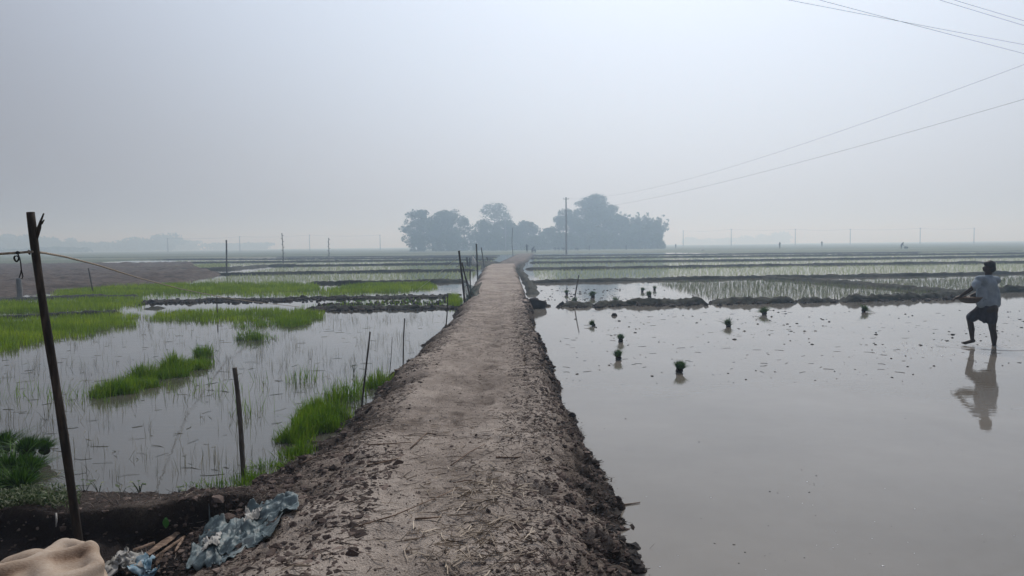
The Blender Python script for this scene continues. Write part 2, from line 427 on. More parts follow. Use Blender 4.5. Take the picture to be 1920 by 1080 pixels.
# ploughed brown field on the left
ysp = np.concatenate([np.arange(29, 60, 0.22), np.arange(60, 106, 0.6)])
xr = np.interp(ysp, [29, 31, 36, 41, 57, 75, 104], [-20.5, -21.5, -21.5, -18.0, -21.6, -31, -44])
U = np.linspace(0, 1, 420) ** 0.55
XP = -190 + (xr[:, None] + 190) * U[None]; YP = np.repeat(ysp[:, None], len(U), 1)
def hplough(x, y):
    e = sstep(0, 1.0, xr[:, None] - x) * sstep(29, 31, y) * (1 - sstep(102, 106, y))
    return -0.15 + e * (0.26 + 0.07 * fbm(x * 1.6, y * 1.6, 9, 4) + 0.05 * ridged(x * 0.7, y * 0.9, 12, 2) + 0.10 * sstep(0.7, 1, np.sin(y * 0.72 + 0.03 * x)))
grid_mesh('ploughed_field', XP, YP, hplough, M_PLOUGH)

# ------------------------------------------------------------------ the earth bank with its path
BY  = [0,    4,    6,    7,    9.2,  11.5, 17.4, 20,  28,   45,   57,   70,   90,  110, 130, 165]
XLW = [-1.6, -2.2, -2.35,-2.0, -1.86,-1.8, -1.62,-1.6,-1.65,-1.95,-2.2, -2.1, -1.3,-.6, .1,  1.2]
XLT = [-0.8, -0.95,-1.15,-1.15,-1.1, -1.08,-1.05,-1.05,-1.15,-1.5,-1.7, -1.6, -.5, .2,  .9,  2.2]
XRT = [0.1,  0.15, 0.22, 0.26, 0.3,  0.3,  0.33, 0.34,0.28, 0.1, -0.02, 0.1,  1.4, 2.2, 2.9, 4.2]
XRW = [0.90, 0.85, 0.75, 0.70, 0.63, 0.62, 0.56, 0.55,0.5,  0.35, 0.3,  0.6,  2.0, 2.8, 3.6, 5.0]
def ip(y, a): return np.interp(y, BY, a)
def bank_h(x, y):
    lw, lt, rt, rw = (ip(y, a) for a in (XLW, XLT, XRT, XRW))
    wob = 0.10 * fbm(y * 1.1, x * 0.3, 21, 4) + 0.035 * fbm(y * 6, x * 2, 27, 2)
    wob2 = 0.07 * fbm(y * 1.3, x * 0.3 + 9, 31, 4) + 0.03 * fbm(y * 6, x * 2 + 5, 37, 2)
    a = np.clip((x - (lw + wob)) / (lt - lw), -1.2, 1); b = np.clip(((rw + wob2) - x) / (rw - rt), -1.2, 1)
    def prof(t): return np.where(t > 0, 0.36 * (1 - (1 - np.clip(t, 0, 1)) ** 1.7), 0.3 * t)
    h = np.minimum(prof(a), prof(b))
    c = (lt + rt) * 0.5
    flank = 1 - np.clip(np.minimum(a, b), 0, 1); fl = sstep(0.05, 0.6, flank)
    near = 1 - sstep(14, 40, y)
    h = h + 0.035 * fbm(x * 0.9, y * 0.7, 2, 3) + 0.018 * fbm(x * 4, y * 4, 5, 3) * (0.5 + fl)
    rmask = sstep(0.0, 0.5, x - c)
    rough = (0.25 + 1.0 * fl + 0.55 * rmask * fl) * near
    h = h + rough * (0.022 * ridged(x * 5.5, y * 4.0, 41, 3) - 0.02 + 0.014 * fbm(x * 17, y * 13, 45, 3))
    h = h + 0.004 * fbm(x * 30, y * 24, 61, 2) * near
    # long crack running along the right of the path
    cx = 0.15 + 0.02 * np.sin(y * 1.3) + 0.014 * fbm(y * 3, y * 0 + 2, 71, 2)
    h = h - 0.05 * np.exp(-((x - cx) / 0.017) ** 2) * sstep(5.4, 6.5, y) * (1 - sstep(13, 15, y)) * sstep(-0.5, 0.2, vnoise(y * 1.7, y * 0, 75))
    # worn wheel and foot tracks, slumps in the flank
    h = h - 0.03 * np.exp(-((x - c - 0.02 - 0.10 * vnoise(y * 0.5, y * 0, 76)) / 0.17) ** 2) * near
    h = h - 0.07 * sstep(0.25, 0.8, vnoise(x * 1.3 + 3, y * 0.9, 77)) * fl * near
    # footprints and hollows
    h = h - (0.026 * sstep(0.3, 0.6, vnoise(x * 3.1, y * 2.3, 81)) + 0.016 * sstep(0.25, 0.5, vnoise(x * 7.5, y * 3.6, 82))) * near
    h = np.where(h > 0, h * (1 - 0.5 * sstep(62, 76, y)), h)
    # hole on the right flank
    h = h - 0.12 * np.exp(-(((x - 0.14) / 0.11) ** 2 + ((y - 4.95) / 0.10) ** 2))
    return h
def near_h(x, y):
    h = bank_h(x, y)
    # cross bank at the near left and the dug pit in front of it
    n = 0.03 * fbm(x * 2.5, y * 2.5, 91, 4)
    yf = 5.74 + 0.06 * fbm(x * 1.4, y * 0 + 1, 93, 3); yc = 5.33 + 0.10 * fbm(x * 1.1, y * 0 + 4, 95, 3) + 0.10 * sstep(-3.2, -2.4, x) + 0.05 * fbm(x * 5, y * 3, 96, 4)
    crest = 0.075 + 0.05 * sstep(-3.6, -2.0, x) + n
    cross = np.where(y > yf, crest - 1.3 * (y - yf) - 0.02, crest * (1 - 0.25 * sstep(yf - 0.25, yf, y)))
    pit = -0.16 + 0.04 * fbm(x * 3, y * 3, 97, 4) + 0.035 * ridged(x * 7, y * 7, 99, 3)
    near_side = 0.15 + 0 * x
    cut = sstep(yc - 0.09, yc + 0.01, y)
    left = pit + (cross - pit) * cut
    left = left + (near_side - pit) * (1 - sstep(1.6, 2.6, y)) * 0.8
    # slope of loose earth from the pit up to the path
    sl = sstep(-2.55, -0.95, x - 0.12 * fbm(y * 2, x, 101, 3))
    slope = pit + (0.40 - pit) * sl + 0.03 * ridged(x * 6, y * 6, 103, 3) * (1 - sl) * sl * 4 - 0.02
    mixs = sstep(-2.4, -2.0, x)
    land = np.where(x > -2.4, np.maximum(left, slope) * 1.0, left)
    m = 1 - sstep(5.5, 6.1, y)                   # beyond that the bank alone
    xx = sstep(-1.05, -0.75, x)                  # over the path keep the bank
    hh = land * (1 - xx) + h * xx
    out = np.where(y > 6.1, h, np.maximum(hh * 1.0, np.where(x < -1.0, -9, h)) * m + np.maximum(h, np.where((y > yf) & (x < -1.3), cross, np.where(x < -1.0, hh, h))) * (1 - m))
    # small ash hollow
    out = out - 0.07 * np.exp(-(((x + 1.32) / 0.16) ** 2 + ((y - 5.05) / 0.13) ** 2))
    return np.maximum(out, -0.45)
xa = np.concatenate([np.arange(-9, -2.7, 0.045), np.arange(-2.7, 1.5, 0.02)])
ya = np.arange(0.6, 8.001, 0.022)
def h_all(x, y): return np.where(y <= 8.0, near_h(x, y), bank_h(x, y))
grid_mesh('earth_bank', xa, ya, near_h, M_SOIL)
yb = [ya[-1]]
while yb[-1] < 165: yb.append(yb[-1] * 1.0032 + 0.002)
yb = np.array(yb); ub = np.linspace(0, 1, 170)
XB = (ip(yb, XLW) - 0.7)[:, None] * (1 - ub) + (ip(yb, XRW) + 0.7)[:, None] * ub
XB[0] = XB[0]; YB = np.repeat(yb[:, None], len(ub), 1)
YB[0] -= 0.03
grid_mesh('earth_bank', XB, YB, bank_h, M_SOIL)
def hz(x, y): return float(h_all(np.array([x], float), np.array([y], float))[0])

# loose clods
def clod_object(name, x, y, s, sink, mat, base=ICO1, rough=0.35, z=None):
    z = h_all(x, y) if z is None else z
    V, F, tn = lumps(np.stack([x, y, z - s * sink], 1), s, base, rough + .08)
    return link(name, raw_mesh(name, V, F, False, tn), mat, kind='stuff')
n = 14500   # right flank
y = 3.2 + (rng.random(n) ** 2.0) * 24; u = rng.random(n) ** 0.62
x = ip(y, XRT) - 0.42 + (ip(y, XRW) + 0.06 - ip(y, XRT) + 0.42) * u
kk = vnoise(x * 2.3, y * 1.9, 811) + rng.random(n) * 1.1 > 0.1; x, y, u = x[kk], y[kk], u[kk]; n = len(x)
s = np.clip(rng.lognormal(-4.35, 0.5, n), 0.006, 0.05) * (0.6 + 0.5 * u)
clod_object('clods', x, y, s, 0.3, M_CLOD)
n = 1100   # heavier wet clods piled along the right water edge
y = 3.2 + (rng.random(n) ** 1.7) * 22; x = ip(y, XRW) - 0.02 - np.abs(rng.normal(0, 0.11, n))
kk = vnoise(x * 1.9, y * 1.1, 821) + rng.random(n) > 0.25; x, y = x[kk], y[kk]; n = len(x)
clod_object('clods', x, y, np.clip(rng.lognormal(-3.45, 0.35, n), 0.018, 0.07), 0.35, M_WETMUD, ICO2, 0.22)
n = 5200   # left flank
y = 5.9 + (rng.random(n) ** 1.8) * 24; u = rng.random(n)
x = ip(y, XLW) - 0.08 + (ip(y, XLT) + 0.15 - ip(y, XLW)) * u ** 1.3
s = np.clip(rng.lognormal(-4.2, 0.55, n), 0.006, 0.055) * (1.15 - 0.7 * u)
clod_object('clods', x, y, s, 0.3, M_CLOD)
n = 6500   # crumbs on the path
y = 3.0 + (rng.random(n) ** 1.9) * 20; x = ip(y, XLT) + (ip(y, XRT) - ip(y, XLT) + 0.1) * rng.random(n) ** 0.75
s = np.clip(rng.lognormal(-5.2, 0.45, n), 0.003, 0.016)
clod_object('crumbs', x, y, s, 0.2, M_CLODDRY)
n = 5200   # loose earth at the near left
x = rng.uniform(-2.5, -0.85, n); y = rng.uniform(2.9, 5.9, n)
s = np.clip(rng.lognormal(-4.5, 0.6, n), 0.004, 0.05)
clod_object('clods', x, y, s, 0.3, M_CLOD)
n = 1500
x = rng.uniform(-6.5, -2.2, n); y = rng.uniform(3.2, 5.9, n); s = np.clip(rng.lognormal(-4.4, 0.5, n), 0.006, 0.04)
clod_object('clods', x, y, s, 0.3, M_CLOD)

# straw litter and root fibres
def litter(name, x, y, ln, r, mat, lift=0.004, **k):
    V, F, tn = straws(np.stack([x, y, h_all(x, y) + lift], 1), ln, r, **k)
    link(name, raw_mesh(name, V, F, False, tn), mat, kind='stuff')
n = 2600
y = 3.0 + (rng.random(n) ** 1.7) * 18; x = ip(y, XLT) - 0.3 + (ip(y, XRT) - ip(y, XLT) + 0.5) * rng.random(n)
k = (vnoise(x * 1.4, y * 0.9, 141) + rng.random(n) * 1.2 - 0.2) > 0.15; x, y = x[k], y[k]; n = len(x)
litter('straw_litter', x, y, rng.uniform(0.03, 0.15, n), rng.uniform(0.0015, 0.0032, n), M_STRAW)
n = 260   # two thicker scatters of straw in the foreground
cx = np.concatenate([rng.normal(-0.22, 0.16, n // 2), rng.normal(-0.25, 0.17, n // 2)]); cy = np.concatenate([rng.normal(4.75, 0.26, n // 2), rng.normal(3.95, 0.22, n // 2)])
litter('straw_litter', cx, cy, rng.uniform(0.05, 0.19, n), rng.uniform(0.0025, 0.0048, n), M_STRAWP, 0.012)
n = 5200
y = 3.1 + (rng.random(n) ** 1.8) * 16; x = ip(y, XRT) - 0.36 + (ip(y, XRW) - ip(y, XRT) + 0.42) * rng.random(n) ** 0.7
litter('root_fibres', x, y, rng.uniform(0.02, 0.10, n), rng.uniform(0.0012, 0.003, n), M_FIBRE, 0.010, tilt=0.35, bend=0.6)
n = 1500
y = 5.9 + (rng.random(n) ** 1.7) * 14; x = ip(y, XLW) + (ip(y, XLT) - ip(y, XLW)) * rng.random(n)
litter('root_fibres', x, y, rng.uniform(0.03, 0.14, n), rng.uniform(0.0015, 0.003, n), M_FIBRE, 0.010, tilt=0.25, bend=0.5)
n = 900
x = rng.uniform(-2.7, -0.9, n); y = rng.uniform(3.0, 5.7, n)
litter('straw_litter', x, y, rng.uniform(0.02, 0.12, n), rng.uniform(0.0015, 0.0032, n), M_FIBRE, 0.008, tilt=0.15)

n = 700
x = rng.uniform(-6.0, -1.7, n); y = rng.uniform(5.28, 5.78, n)
litter('root_fibres', x, y, rng.uniform(0.02, 0.12, n), rng.uniform(0.0012, 0.0028, n), M_FIBRE, 0.006, tilt=0.5, bend=0.6)
n = 900
x = rng.uniform(-6.0, -1.7, n); y = rng.uniform(5.2, 5.85, n)
clod_object('clods', x, y, np.clip(rng.lognormal(-4.5, .5, n), .005, .035), 0.3, M_CLOD)

# ------------------------------------------------------------------ low mud bunds between the paddies
def bund(name, pts, wd, ht, rough=0.3, seed=0, taper=0.4, mat=None, step=None, base=-0.06):
    pts = np.array([[p[0], p[1]] for p in pts], float)
    seg = np.linalg.norm(np.diff(pts, axis=0), axis=1); S = np.concatenate([[0], np.cumsum(seg)]); Ltot = S[-1]
    dist = pts[:, 1].mean(); step = step or max(0.05, dist * 0.0035)
    sv = np.arange(0, Ltot + step, step); sv[-1] = Ltot
    cx = np.interp(sv, S, pts[:, 0]); cy = np.interp(sv, S, pts[:, 1])
    tx, ty = np.gradient(cx), np.gradient(cy); q = np.hypot(tx, ty) + 1e-9; tx /= q; ty /= q
    nxv = 13; uu = np.linspace(-1, 1, nxv)
    off = wd * 0.5 * (1 + 0.35 * fbm(sv * 0.8, sv * 0 + seed, seed, 3))
    wob = wd * 0.25 * fbm(sv * 0.35, sv * 0 + 3, seed + 9, 3)
    end = sstep(0, taper, sv) * sstep(0, taper, Ltot - sv)
    X = cx[:, None] + (-ty)[:, None] * (uu * off[:, None] + wob[:, None]); Y = cy[:, None] + tx[:, None] * (uu * off[:, None] + wob[:, None])
    hh = ht * (1 + 0.5 * rough * fbm(sv * 1.1, sv * 0 + 7, seed + 5, 4))[:, None]
    f = 4.0 / max(wd, 0.3)
    Z = base + (hh - base) * (1 - np.abs(uu) ** 2.2)[None] * end[:, None] + rough * ht * 0.55 * fbm(X * f, Y * f, seed + 2, 4) * (1 - uu ** 4)[None] * end[:, None]
    Z = Z + rough * ht * 0.35 * ridged(X * f * 2, Y * f * 2, seed + 3, 2) * (1 - uu ** 4)[None] * end[:, None]
    i = np.arange((len(sv) - 1) * nxv).reshape(-1, nxv)[:, :-1].ravel()
    F = np.stack([i, i + 1, i + nxv + 1, i + nxv], 1)
    return link(name, raw_mesh(name, np.stack([X, Y, Z], -1).reshape(-1, 3), F), mat or M_BUND, kind='structure')
def px_line(*pp): return [at(*p) for p in pp]
# right of the path
SEGS = [((1046, 574), (1085, 574), (1122, 574)), ((1112, 574), (1220, 571), (1330, 568)), ((1326, 569), (1410, 568), (1498, 567)),
        ((1494, 568), (1530, 567), (1572, 565)), ((1568, 566), (1620, 564), (1700, 560), (1800, 556), (1850, 553))]
for k, sgm in enumerate(SEGS):
    bund('mud_bund', px_line(*sgm), 0.75, (0.12, 0.15, 0.14, 0.13, 0.16)[k], 0.55, 200 + 11 * k, 0.35)
bund('mud_bund', px_line((1790, 551), (1900, 547), (2150, 541)), 0.7, 0.17, 0.5, 260, 0.4)
bund('mud_bund', px_line((1436, 522), (1530, 528), (1640, 537), (1800, 551)), 0.65, 0.14, 0.4, 270, 0.5)
bund('mud_bund', px_line((978, 531), (1200, 526), (1440, 521), (1600, 519), (1920, 513), (2300, 506)), 0.6, 0.14, 0.4, 280)
bund('mud_bund', px_line((982, 505), (1200, 502), (1500, 497), (1920, 492), (2500, 484)), 0.65, 0.14, 0.35, 290)
bund('mud_bund', px_line((990, 493), (1440, 488), (1920, 481), (2500, 473)), 0.6, 0.15, 0.3, 300)
bund('mud_bund', px_line((992, 485), (1440, 480.5), (1920, 475.5), (2600, 468)), 0.6, 0.16, 0.3, 310)
bund('mud_bund', px_line((995, 480), (1440, 476), (1700, 474), (1920, 471.5)), 0.7, 0.16, 0.3, 320)
# ridge on the far side of the little channel along the path
bund('mud_bund', [(0.92, 29), (0.85, 33), (0.72, 42), (0.62, 52), (0.7, 64), (1.2, 76)], 0.5, 0.15, 0.45, 330, 0.8, step=0.12)
# left of the path
bund('mud_bund', px_line((560, 581), (700, 580), (800, 579), (868, 577)), 0.5, 0.07, 0.9, 340)
bund('mud_bund', px_line((262, 566), (400, 563), (560, 560), (700, 559), (850, 557)), 0.6, 0.06, 0.9, 350)
bund('mud_bund', px_line((-60, 600), (0, 596), (110, 590), (240, 587)), 0.45, 0.07, 0.6, 352)
bund('mud_bund', px_line((-60, 564), (40, 561), (150, 557), (270, 556)), 0.7, 0.08, 0.6, 353)
bund('mud_bund', px_line((270, 578), (310, 579)), 0.6, 0.07, 0.6, 355)
bund('mud_bund', px_line((575, 532), (700, 531), (880, 528)), 0.6, 0.14, 0.4, 360)
bund('mud_bund', px_line((395, 515), (640, 511), (895, 507)), 0.6, 0.14, 0.35, 370)
bund('mud_bund', px_line((100, 510), (300, 509), (430, 505), (500, 499), (560, 498)), 1.0, 0.2, 0.35, 375)
bund('mud_bund', px_line((500, 499.5), (700, 497), (905, 494)), 0.6, 0.15, 0.3, 380)
bund('mud_bund', px_line((330, 493), (650, 490), (930, 487)), 0.65, 0.16, 0.3, 390)
bund('mud_bund', px_line((250, 487), (650, 485.5), (935, 482.5)), 0.7, 0.16, 0.3, 400)
bund('mud_bund', px_line((100, 484), (650, 482), (940, 479.5)), 0.8, 0.16, 0.3, 410)
# dark earth heap beside the far path, with the white bag on it
bund('mud_bund', px_line((862, 499), (895, 499), (935, 497)), 3.2, 0.36, 0.5, 420, 0.8, step=0.15)

for a_, b_, n_, w_ in (((575, 582), (868, 577), 420, 0.28), ((262, 568), (850, 556), 900, 0.55), ((600, 573), (850, 566), 160, 0.5), ((1000, 578), (1030, 574), 10, .2), ((1046, 576), (1800, 560), 500, .3)):
    tt = rng.random(n_); A_, B_ = at(*a_), at(*b_)
    xx = A_.x + (B_.x - A_.x) * tt + rng.normal(0, .1, n_); yy = A_.y + (B_.y - A_.y) * tt + rng.normal(0, w_, n_)
    clod_object('clods', xx, yy, np.clip(rng.lognormal(-2.9, .4, n_), .02, .13), -0.1, M_WETMUD, ICO1, .4, z=0 * xx)
# separate big lumps lying in the water beside the path
def mud_lump(loc, s, label, seed, group=None, hgt=0.7):
    V, F = ico(3); r = np.random.default_rng(seed)
    V = V * (1 + 0.28 * fbm(V[:, 0:1] * 2 + seed, V[:, 1:2] * 2 + V[:, 2:3] * 1.7, seed, 4)) * np.array([s, s * 0.7, s * hgt])
    me = raw_mesh('mud_lump', V + np.array([0, 0, s * hgt * 0.35]), F, True, np.full(len(V), 0.35))
    return link('mud_lump', me, M_WETMUD, label=label, cat='mud lump', group=group) , loc
for px, py, s, lab in ((1004, 578, 0.33, 'large dark mud lump in the water beside the dirt path, left of the broken bund'),
                       (1152, 592, 0.075, 'small pair-like dark mud lump in the water just in front of the bund'),):
    o, _ = mud_lump(None, s, lab, int(px)); o.location = at(px, py)

# ------------------------------------------------------------------ rice
def rice_field(name, poly, sp, hgt, wd, nb, mat, jitter=0.25, lean=0.3, ang=0.05, ampz=0.0, seed=0):
    P = np.array([[p[0], p[1]] for p in poly]); lo, hi = P.min(0), P.max(0)
    gx, gy = np.meshgrid(np.arange(lo[0], hi[0], sp), np.arange(lo[1], hi[1], sp))
    c, s = math.cos(ang), math.sin(ang); m = (lo + hi) / 2
    x = (gx - m[0]) * c - (gy - m[1]) * s + m[0]; y = (gx - m[0]) * s + (gy - m[1]) * c + m[1]
    x = x.ravel() + rng.normal(0, sp * jitter, x.size); y = y.ravel() + rng.normal(0, sp * jitter, y.size)
    k = in_poly(x, y, P) & (vnoise(x * 0.5, y * 0.5, 400 + seed) > -0.93); x, y = x[k], y[k]
    x = np.repeat(x, nb) + rng.normal(0, 0.012 + wd, len(x) * nb); y = np.repeat(y, nb) + rng.normal(0, 0.012 + wd, len(y) * nb)
    V, F, tn = blades(np.stack([x, y, np.full(len(x), -0.01)], 1), hgt * rng.uniform(0.6, 1.2, len(x)), wd, lean, 0.5, 1 if sp > 0.27 else 2)
    return link(name, raw_mesh(name, V, F, False, tn), mat, kind='stuff')
def PW(*pp): return [at(*p) for p in pp]
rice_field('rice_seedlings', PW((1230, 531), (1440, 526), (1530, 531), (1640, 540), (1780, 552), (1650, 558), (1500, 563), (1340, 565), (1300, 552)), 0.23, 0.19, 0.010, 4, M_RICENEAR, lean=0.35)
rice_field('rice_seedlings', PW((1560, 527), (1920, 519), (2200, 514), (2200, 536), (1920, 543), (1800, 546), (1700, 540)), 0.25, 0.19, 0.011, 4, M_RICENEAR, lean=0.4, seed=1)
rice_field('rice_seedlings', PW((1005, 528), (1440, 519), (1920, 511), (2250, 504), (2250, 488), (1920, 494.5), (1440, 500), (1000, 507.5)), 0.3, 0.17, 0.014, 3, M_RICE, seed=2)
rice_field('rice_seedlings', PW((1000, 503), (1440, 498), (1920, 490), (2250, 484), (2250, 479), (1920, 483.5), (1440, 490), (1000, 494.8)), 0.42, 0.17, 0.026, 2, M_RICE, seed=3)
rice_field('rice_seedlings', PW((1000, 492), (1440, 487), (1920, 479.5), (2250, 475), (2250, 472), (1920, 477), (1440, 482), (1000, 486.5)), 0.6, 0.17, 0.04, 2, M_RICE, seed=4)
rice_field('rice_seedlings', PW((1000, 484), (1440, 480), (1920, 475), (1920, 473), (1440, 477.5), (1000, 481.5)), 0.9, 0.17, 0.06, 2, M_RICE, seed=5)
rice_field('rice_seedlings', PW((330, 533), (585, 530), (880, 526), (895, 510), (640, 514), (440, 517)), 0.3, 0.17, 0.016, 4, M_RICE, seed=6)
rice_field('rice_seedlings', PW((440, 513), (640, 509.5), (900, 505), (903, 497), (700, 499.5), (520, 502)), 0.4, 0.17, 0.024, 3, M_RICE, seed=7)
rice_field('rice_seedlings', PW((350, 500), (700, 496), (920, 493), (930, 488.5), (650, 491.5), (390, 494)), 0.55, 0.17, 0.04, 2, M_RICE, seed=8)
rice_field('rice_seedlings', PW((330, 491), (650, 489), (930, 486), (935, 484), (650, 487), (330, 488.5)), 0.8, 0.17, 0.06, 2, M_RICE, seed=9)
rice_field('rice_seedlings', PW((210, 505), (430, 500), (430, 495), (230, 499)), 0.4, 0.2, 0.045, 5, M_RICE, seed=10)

# nursery beds: dense bright young rice
def nursery(poly, dens, hgt, wd, mat=None, edge=0.5, lean=0.22, seed=0, name='nursery_rice', mudbase=True):
    x, y = scatter_poly(poly, dens, edge, seed)
    hh = hgt * rng.uniform(0.65, 1.15, len(x)) * (1 + 0.25 * vnoise(x * 1.2, y * 1.2, 500 + seed))
    keep = vnoise(x * 2.2, y * 2.2, 510 + seed) + 0.5 * vnoise(x * 7, y * 7, 530 + seed) > -0.62 - 0.25 * rng.random(len(x))
    x, y, hh = x[keep], y[keep], hh[keep] * (1 + 0.22 * vnoise(x[keep] * 4, y[keep] * 4, 540 + seed))
    tone = np.clip(0.5 * rng.random(len(x)) + 0.26 + 0.28 * fbm(x * 0.9, y * 1.4, 520 + seed, 3), 0, 1)
    V, F, tn = blades(np.stack([x, y, np.full(len(x), -0.01)], 1), hh, wd, lean, 0.4, 2, tone)
    return link(name, raw_mesh(name, V, F, False, tn), mat or M_NURSERY, kind='stuff')
nursery(PW((90, 553), (160, 541), (250, 535), (480, 532), (588, 533), (598, 545), (480, 549), (300, 551), (200, 557)), 170, 0.2, 0.02, seed=1)
nursery(PW((-80, 569), (60, 566), (265, 562), (268, 574), (200, 583), (0, 589), (-80, 592)), 260, 0.19, 0.016, seed=2)
nursery(PW((-120, 610), (0, 602), (100, 595), (255, 591), (250, 610), (150, 634), (0, 657), (-120, 680)), 420, 0.18, 0.012, seed=3, edge=0.35)
nursery(PW((275, 597), (330, 584), (480, 582), (592, 584), (585, 600), (545, 612), (500, 602), (440, 607), (350, 602), (290, 602)), 330, 0.17, 0.014, seed=4, edge=0.35)
nursery(PW((612, 546), (640, 537), (700, 533), (808, 531), (814, 540), (760, 547), (700, 549), (620, 549)), 200, 0.2, 0.02, seed=5, edge=0.3)
nursery(PW((30, 560), (120, 551), (300, 554), (420, 552), (400, 558), (268, 562), (100, 563)), 50, 0.10, 0.016, seed=6)
nursery(PW((430, 551), (600, 549), (690, 551), (640, 556), (450, 556)), 110, 0.14, 0.016, seed=7)
nursery(PW((590, 576), (640, 566), (860, 563), (870, 574), (760, 577), (640, 578)), 55, 0.14, 0.018, M_GRASS, seed=8)
nursery(PW((836, 575), (842, 560), (860, 558), (866, 570), (862, 578)), 420, 0.24, 0.016, M_NURSERY, edge=0.1, seed=9)
nursery(PW((588, 598), (596, 590), (608, 592), (606, 600)), 500, 0.15, 0.012, M_NURSERY, edge=0.1, seed=10)

# clumps standing in the left water
def clump(px, py, rx, ry, n, hgt, wd, mat=None, lean=0.3, name='grass_clump', label=None):
    c = at(px, py); a = rng.random(n) * 6.28; r = np.sqrt(rng.random(n))
    x = c.x + np.cos(a) * r * rx; y = c.y + np.sin(a) * r * ry
    x = x + 0.5 * rx * fbm(x * 3.4, y * 3.4, 71, 3) + rng.normal(0, .04, n); y = y + 0.5 * ry * fbm(x * 3.4, y * 3.4 + 5, 72, 3) + rng.normal(0, .04, n)
    hh = hgt * rng.uniform(0.35, 1.2, n) * (1.15 - 0.5 * r * r) * (1 + 0.35 * vnoise(x * 8, y * 8, 73))
    tone = np.clip(rng.random(n) ** 1.4 * 0.8 + 0.2 * vnoise(x * 5, y * 5, 74) + 0.1, 0, 1)
    V, F, tn = blades(np.stack([x, y, np.full(n, -0.01)], 1), hh, wd, lean, 0.5, 3, tone)
    return link(name, raw_mesh(name, V, F, False, tn), mat or M_GRASS, kind='stuff')
for c in ((215, 738, .26, .22, 1300, .2), (245, 727, .28, .22, 1300, .2), (292, 706, .36, .24, 1500, .22), (322, 696, .22, .2, 800, .3),
          (345, 692, .28, .2, 900, .17), (368, 684, .22, .16, 500, .16), (383, 668, .17, .16, 600, .25),
          (562, 824, .16, .18, 800, .2), (590, 806, .24, .24, 1600, .25), (618, 786, .20, .2, 1200, .25), (596, 785, .22, .2, 1100, .23), (556, 852, .13, .16, 360, .14),
          (640, 750, .22, .18, 300, .31), (662, 742, .16, .16, 130, .3), (706, 724, .19, .15, 600, .24),
          (472, 636, .3, .25, 420, .24), (500, 634, .25, .2, 120, .18), (512, 612, .8, .35, 600, .18), (545, 606, .7, .35, 700, .18),
          (430, 912, .3, .10, 260, .08), (480, 897, .26, .09, 300, .11), (520, 876, .18, .09, 240, .10),
          (5, 745, .4, .5, 90, .3), (150, 748, .5, .35, 80, .24), (470, 775, .25, .2, 40, .28), (565, 715, .2, .3, 80, .32), (410, 730, .6, .5, 80, .24)):
    clump(*c, 0.007 if c[1] > 700 else 0.009)

# sparse stubble and floating straw over the left water
n = 1250
x = []; y = []
while len(x) < n:
    px, py = random.uniform(-60, 880), 590 + 320 * random.random() ** 1.6
    p = at(px, py)
    if p.x < np.interp(p.y, BY, XLW) - 0.12 and p.y > 6.1 and random.random() < min(1, (p.y - 4.5) / 6): x.append(p.x); y.append(p.y)
x = np.array(x); y = np.array(y)
k = vnoise(x * 0.5, y * 0.5, 601) + rng.random(len(x)) * 1.3 > 0.3; x, y = x[k], y[k]
m = 4; xx = np.repeat(x, m) + rng.normal(0, 0.05, len(x) * m); yy = np.repeat(y, m) + rng.normal(0, 0.05, len(y) * m)
V, F, tn = blades(np.stack([xx, yy, np.full(len(xx), -0.01)], 1), rng.uniform(0.04, 0.24, len(xx)), 0.004, 0.25, 0.4, 2)
link('rice_stubble', raw_mesh('rice_stubble', V, F, False, tn), M_STUBBLE, kind='stuff')
n = 480; px = rng.uniform(-60, 880, n); py = 592 + 320 * rng.random(n) ** 1.5
P = [at(a, b, 0.003) for a, b in zip(px, py)]; P = np.array([p[:] for p in P])
P = P[(P[:, 0] < ip(P[:, 1], XLW) - 0.1) & (P[:, 1] > 6.1)]
V, F, tn = straws(P, rng.uniform(0.03, 0.26, len(P)), rng.uniform(0.0012, 0.0032, len(P)), rng.normal(0.1, 1.1, len(P)), 0.03, 0.3)
link('floating_straw', raw_mesh('floating_straw', V, F, False, tn), M_STUBBLE, kind='stuff')

# mud specks, bubbles and white glint specks on the right water
def specks(n, region, smin, smax, mat, name, seed):
    r = np.random.default_rng(seed); P = []
    while len(P) < n:
        px, py = r.uniform(region[0], region[2]), r.uniform(region[1], region[3])
        if vnoise(np.array([px / 60.0]), np.array([py / 14.0]), seed)[0] + r.random() * 1.1 > 0.45: P.append(at(px, py)[:])
    P = np.array(P); s = smin + (smax - smin) * r.random(n) ** 3
    V, F, tn = lumps(P, s, ICO1, 0.3, 0.5); link(name, raw_mesh(name, V, F, True, tn * 0.4), mat, kind='stuff')
specks(330, (1040, 582, 1940, 650), 0.008, 0.04, M_WETMUD, 'mud_specks', 3)
specks(120, (1050, 650, 1930, 720), 0.006, 0.026, M_WETMUD, 'mud_specks', 4)
specks(60, (1120, 720, 1930, 1060), 0.003, 0.009, M_WETMUD, 'mud_specks', 5)
specks(220, (1010, 540, 1300, 566), 0.015, 0.06, M_WETMUD, 'mud_specks', 6)
M_FOAMGLINT = material('foam_and_glint', 0.2, (0.75, 0.77, 0.78), 0.6)[0]
specks(130, (1640, 640, 1925, 668), 0.006, 0.022, M_FOAMGLINT, 'foam_and_glints', 7)  # glints by the man's feet put in as white specks among bubbles
specks(26, (1200, 900, 1920, 1070), 0.003, 0.008, M_FOAMGLINT, 'foam_and_glints', 8)
n = 150; px = rng.uniform(1060, 1930, n); py = rng.uniform(582, 700, n)
P = np.array([at(a, b, 0.002)[:] for a, b in zip(px, py)])
V, F, tn = straws(P, rng.uniform(0.03, 0.18, n), rng.uniform(0.002, 0.004, n), rng.normal(0.1, 0.5, n), 0.005, 0.2)
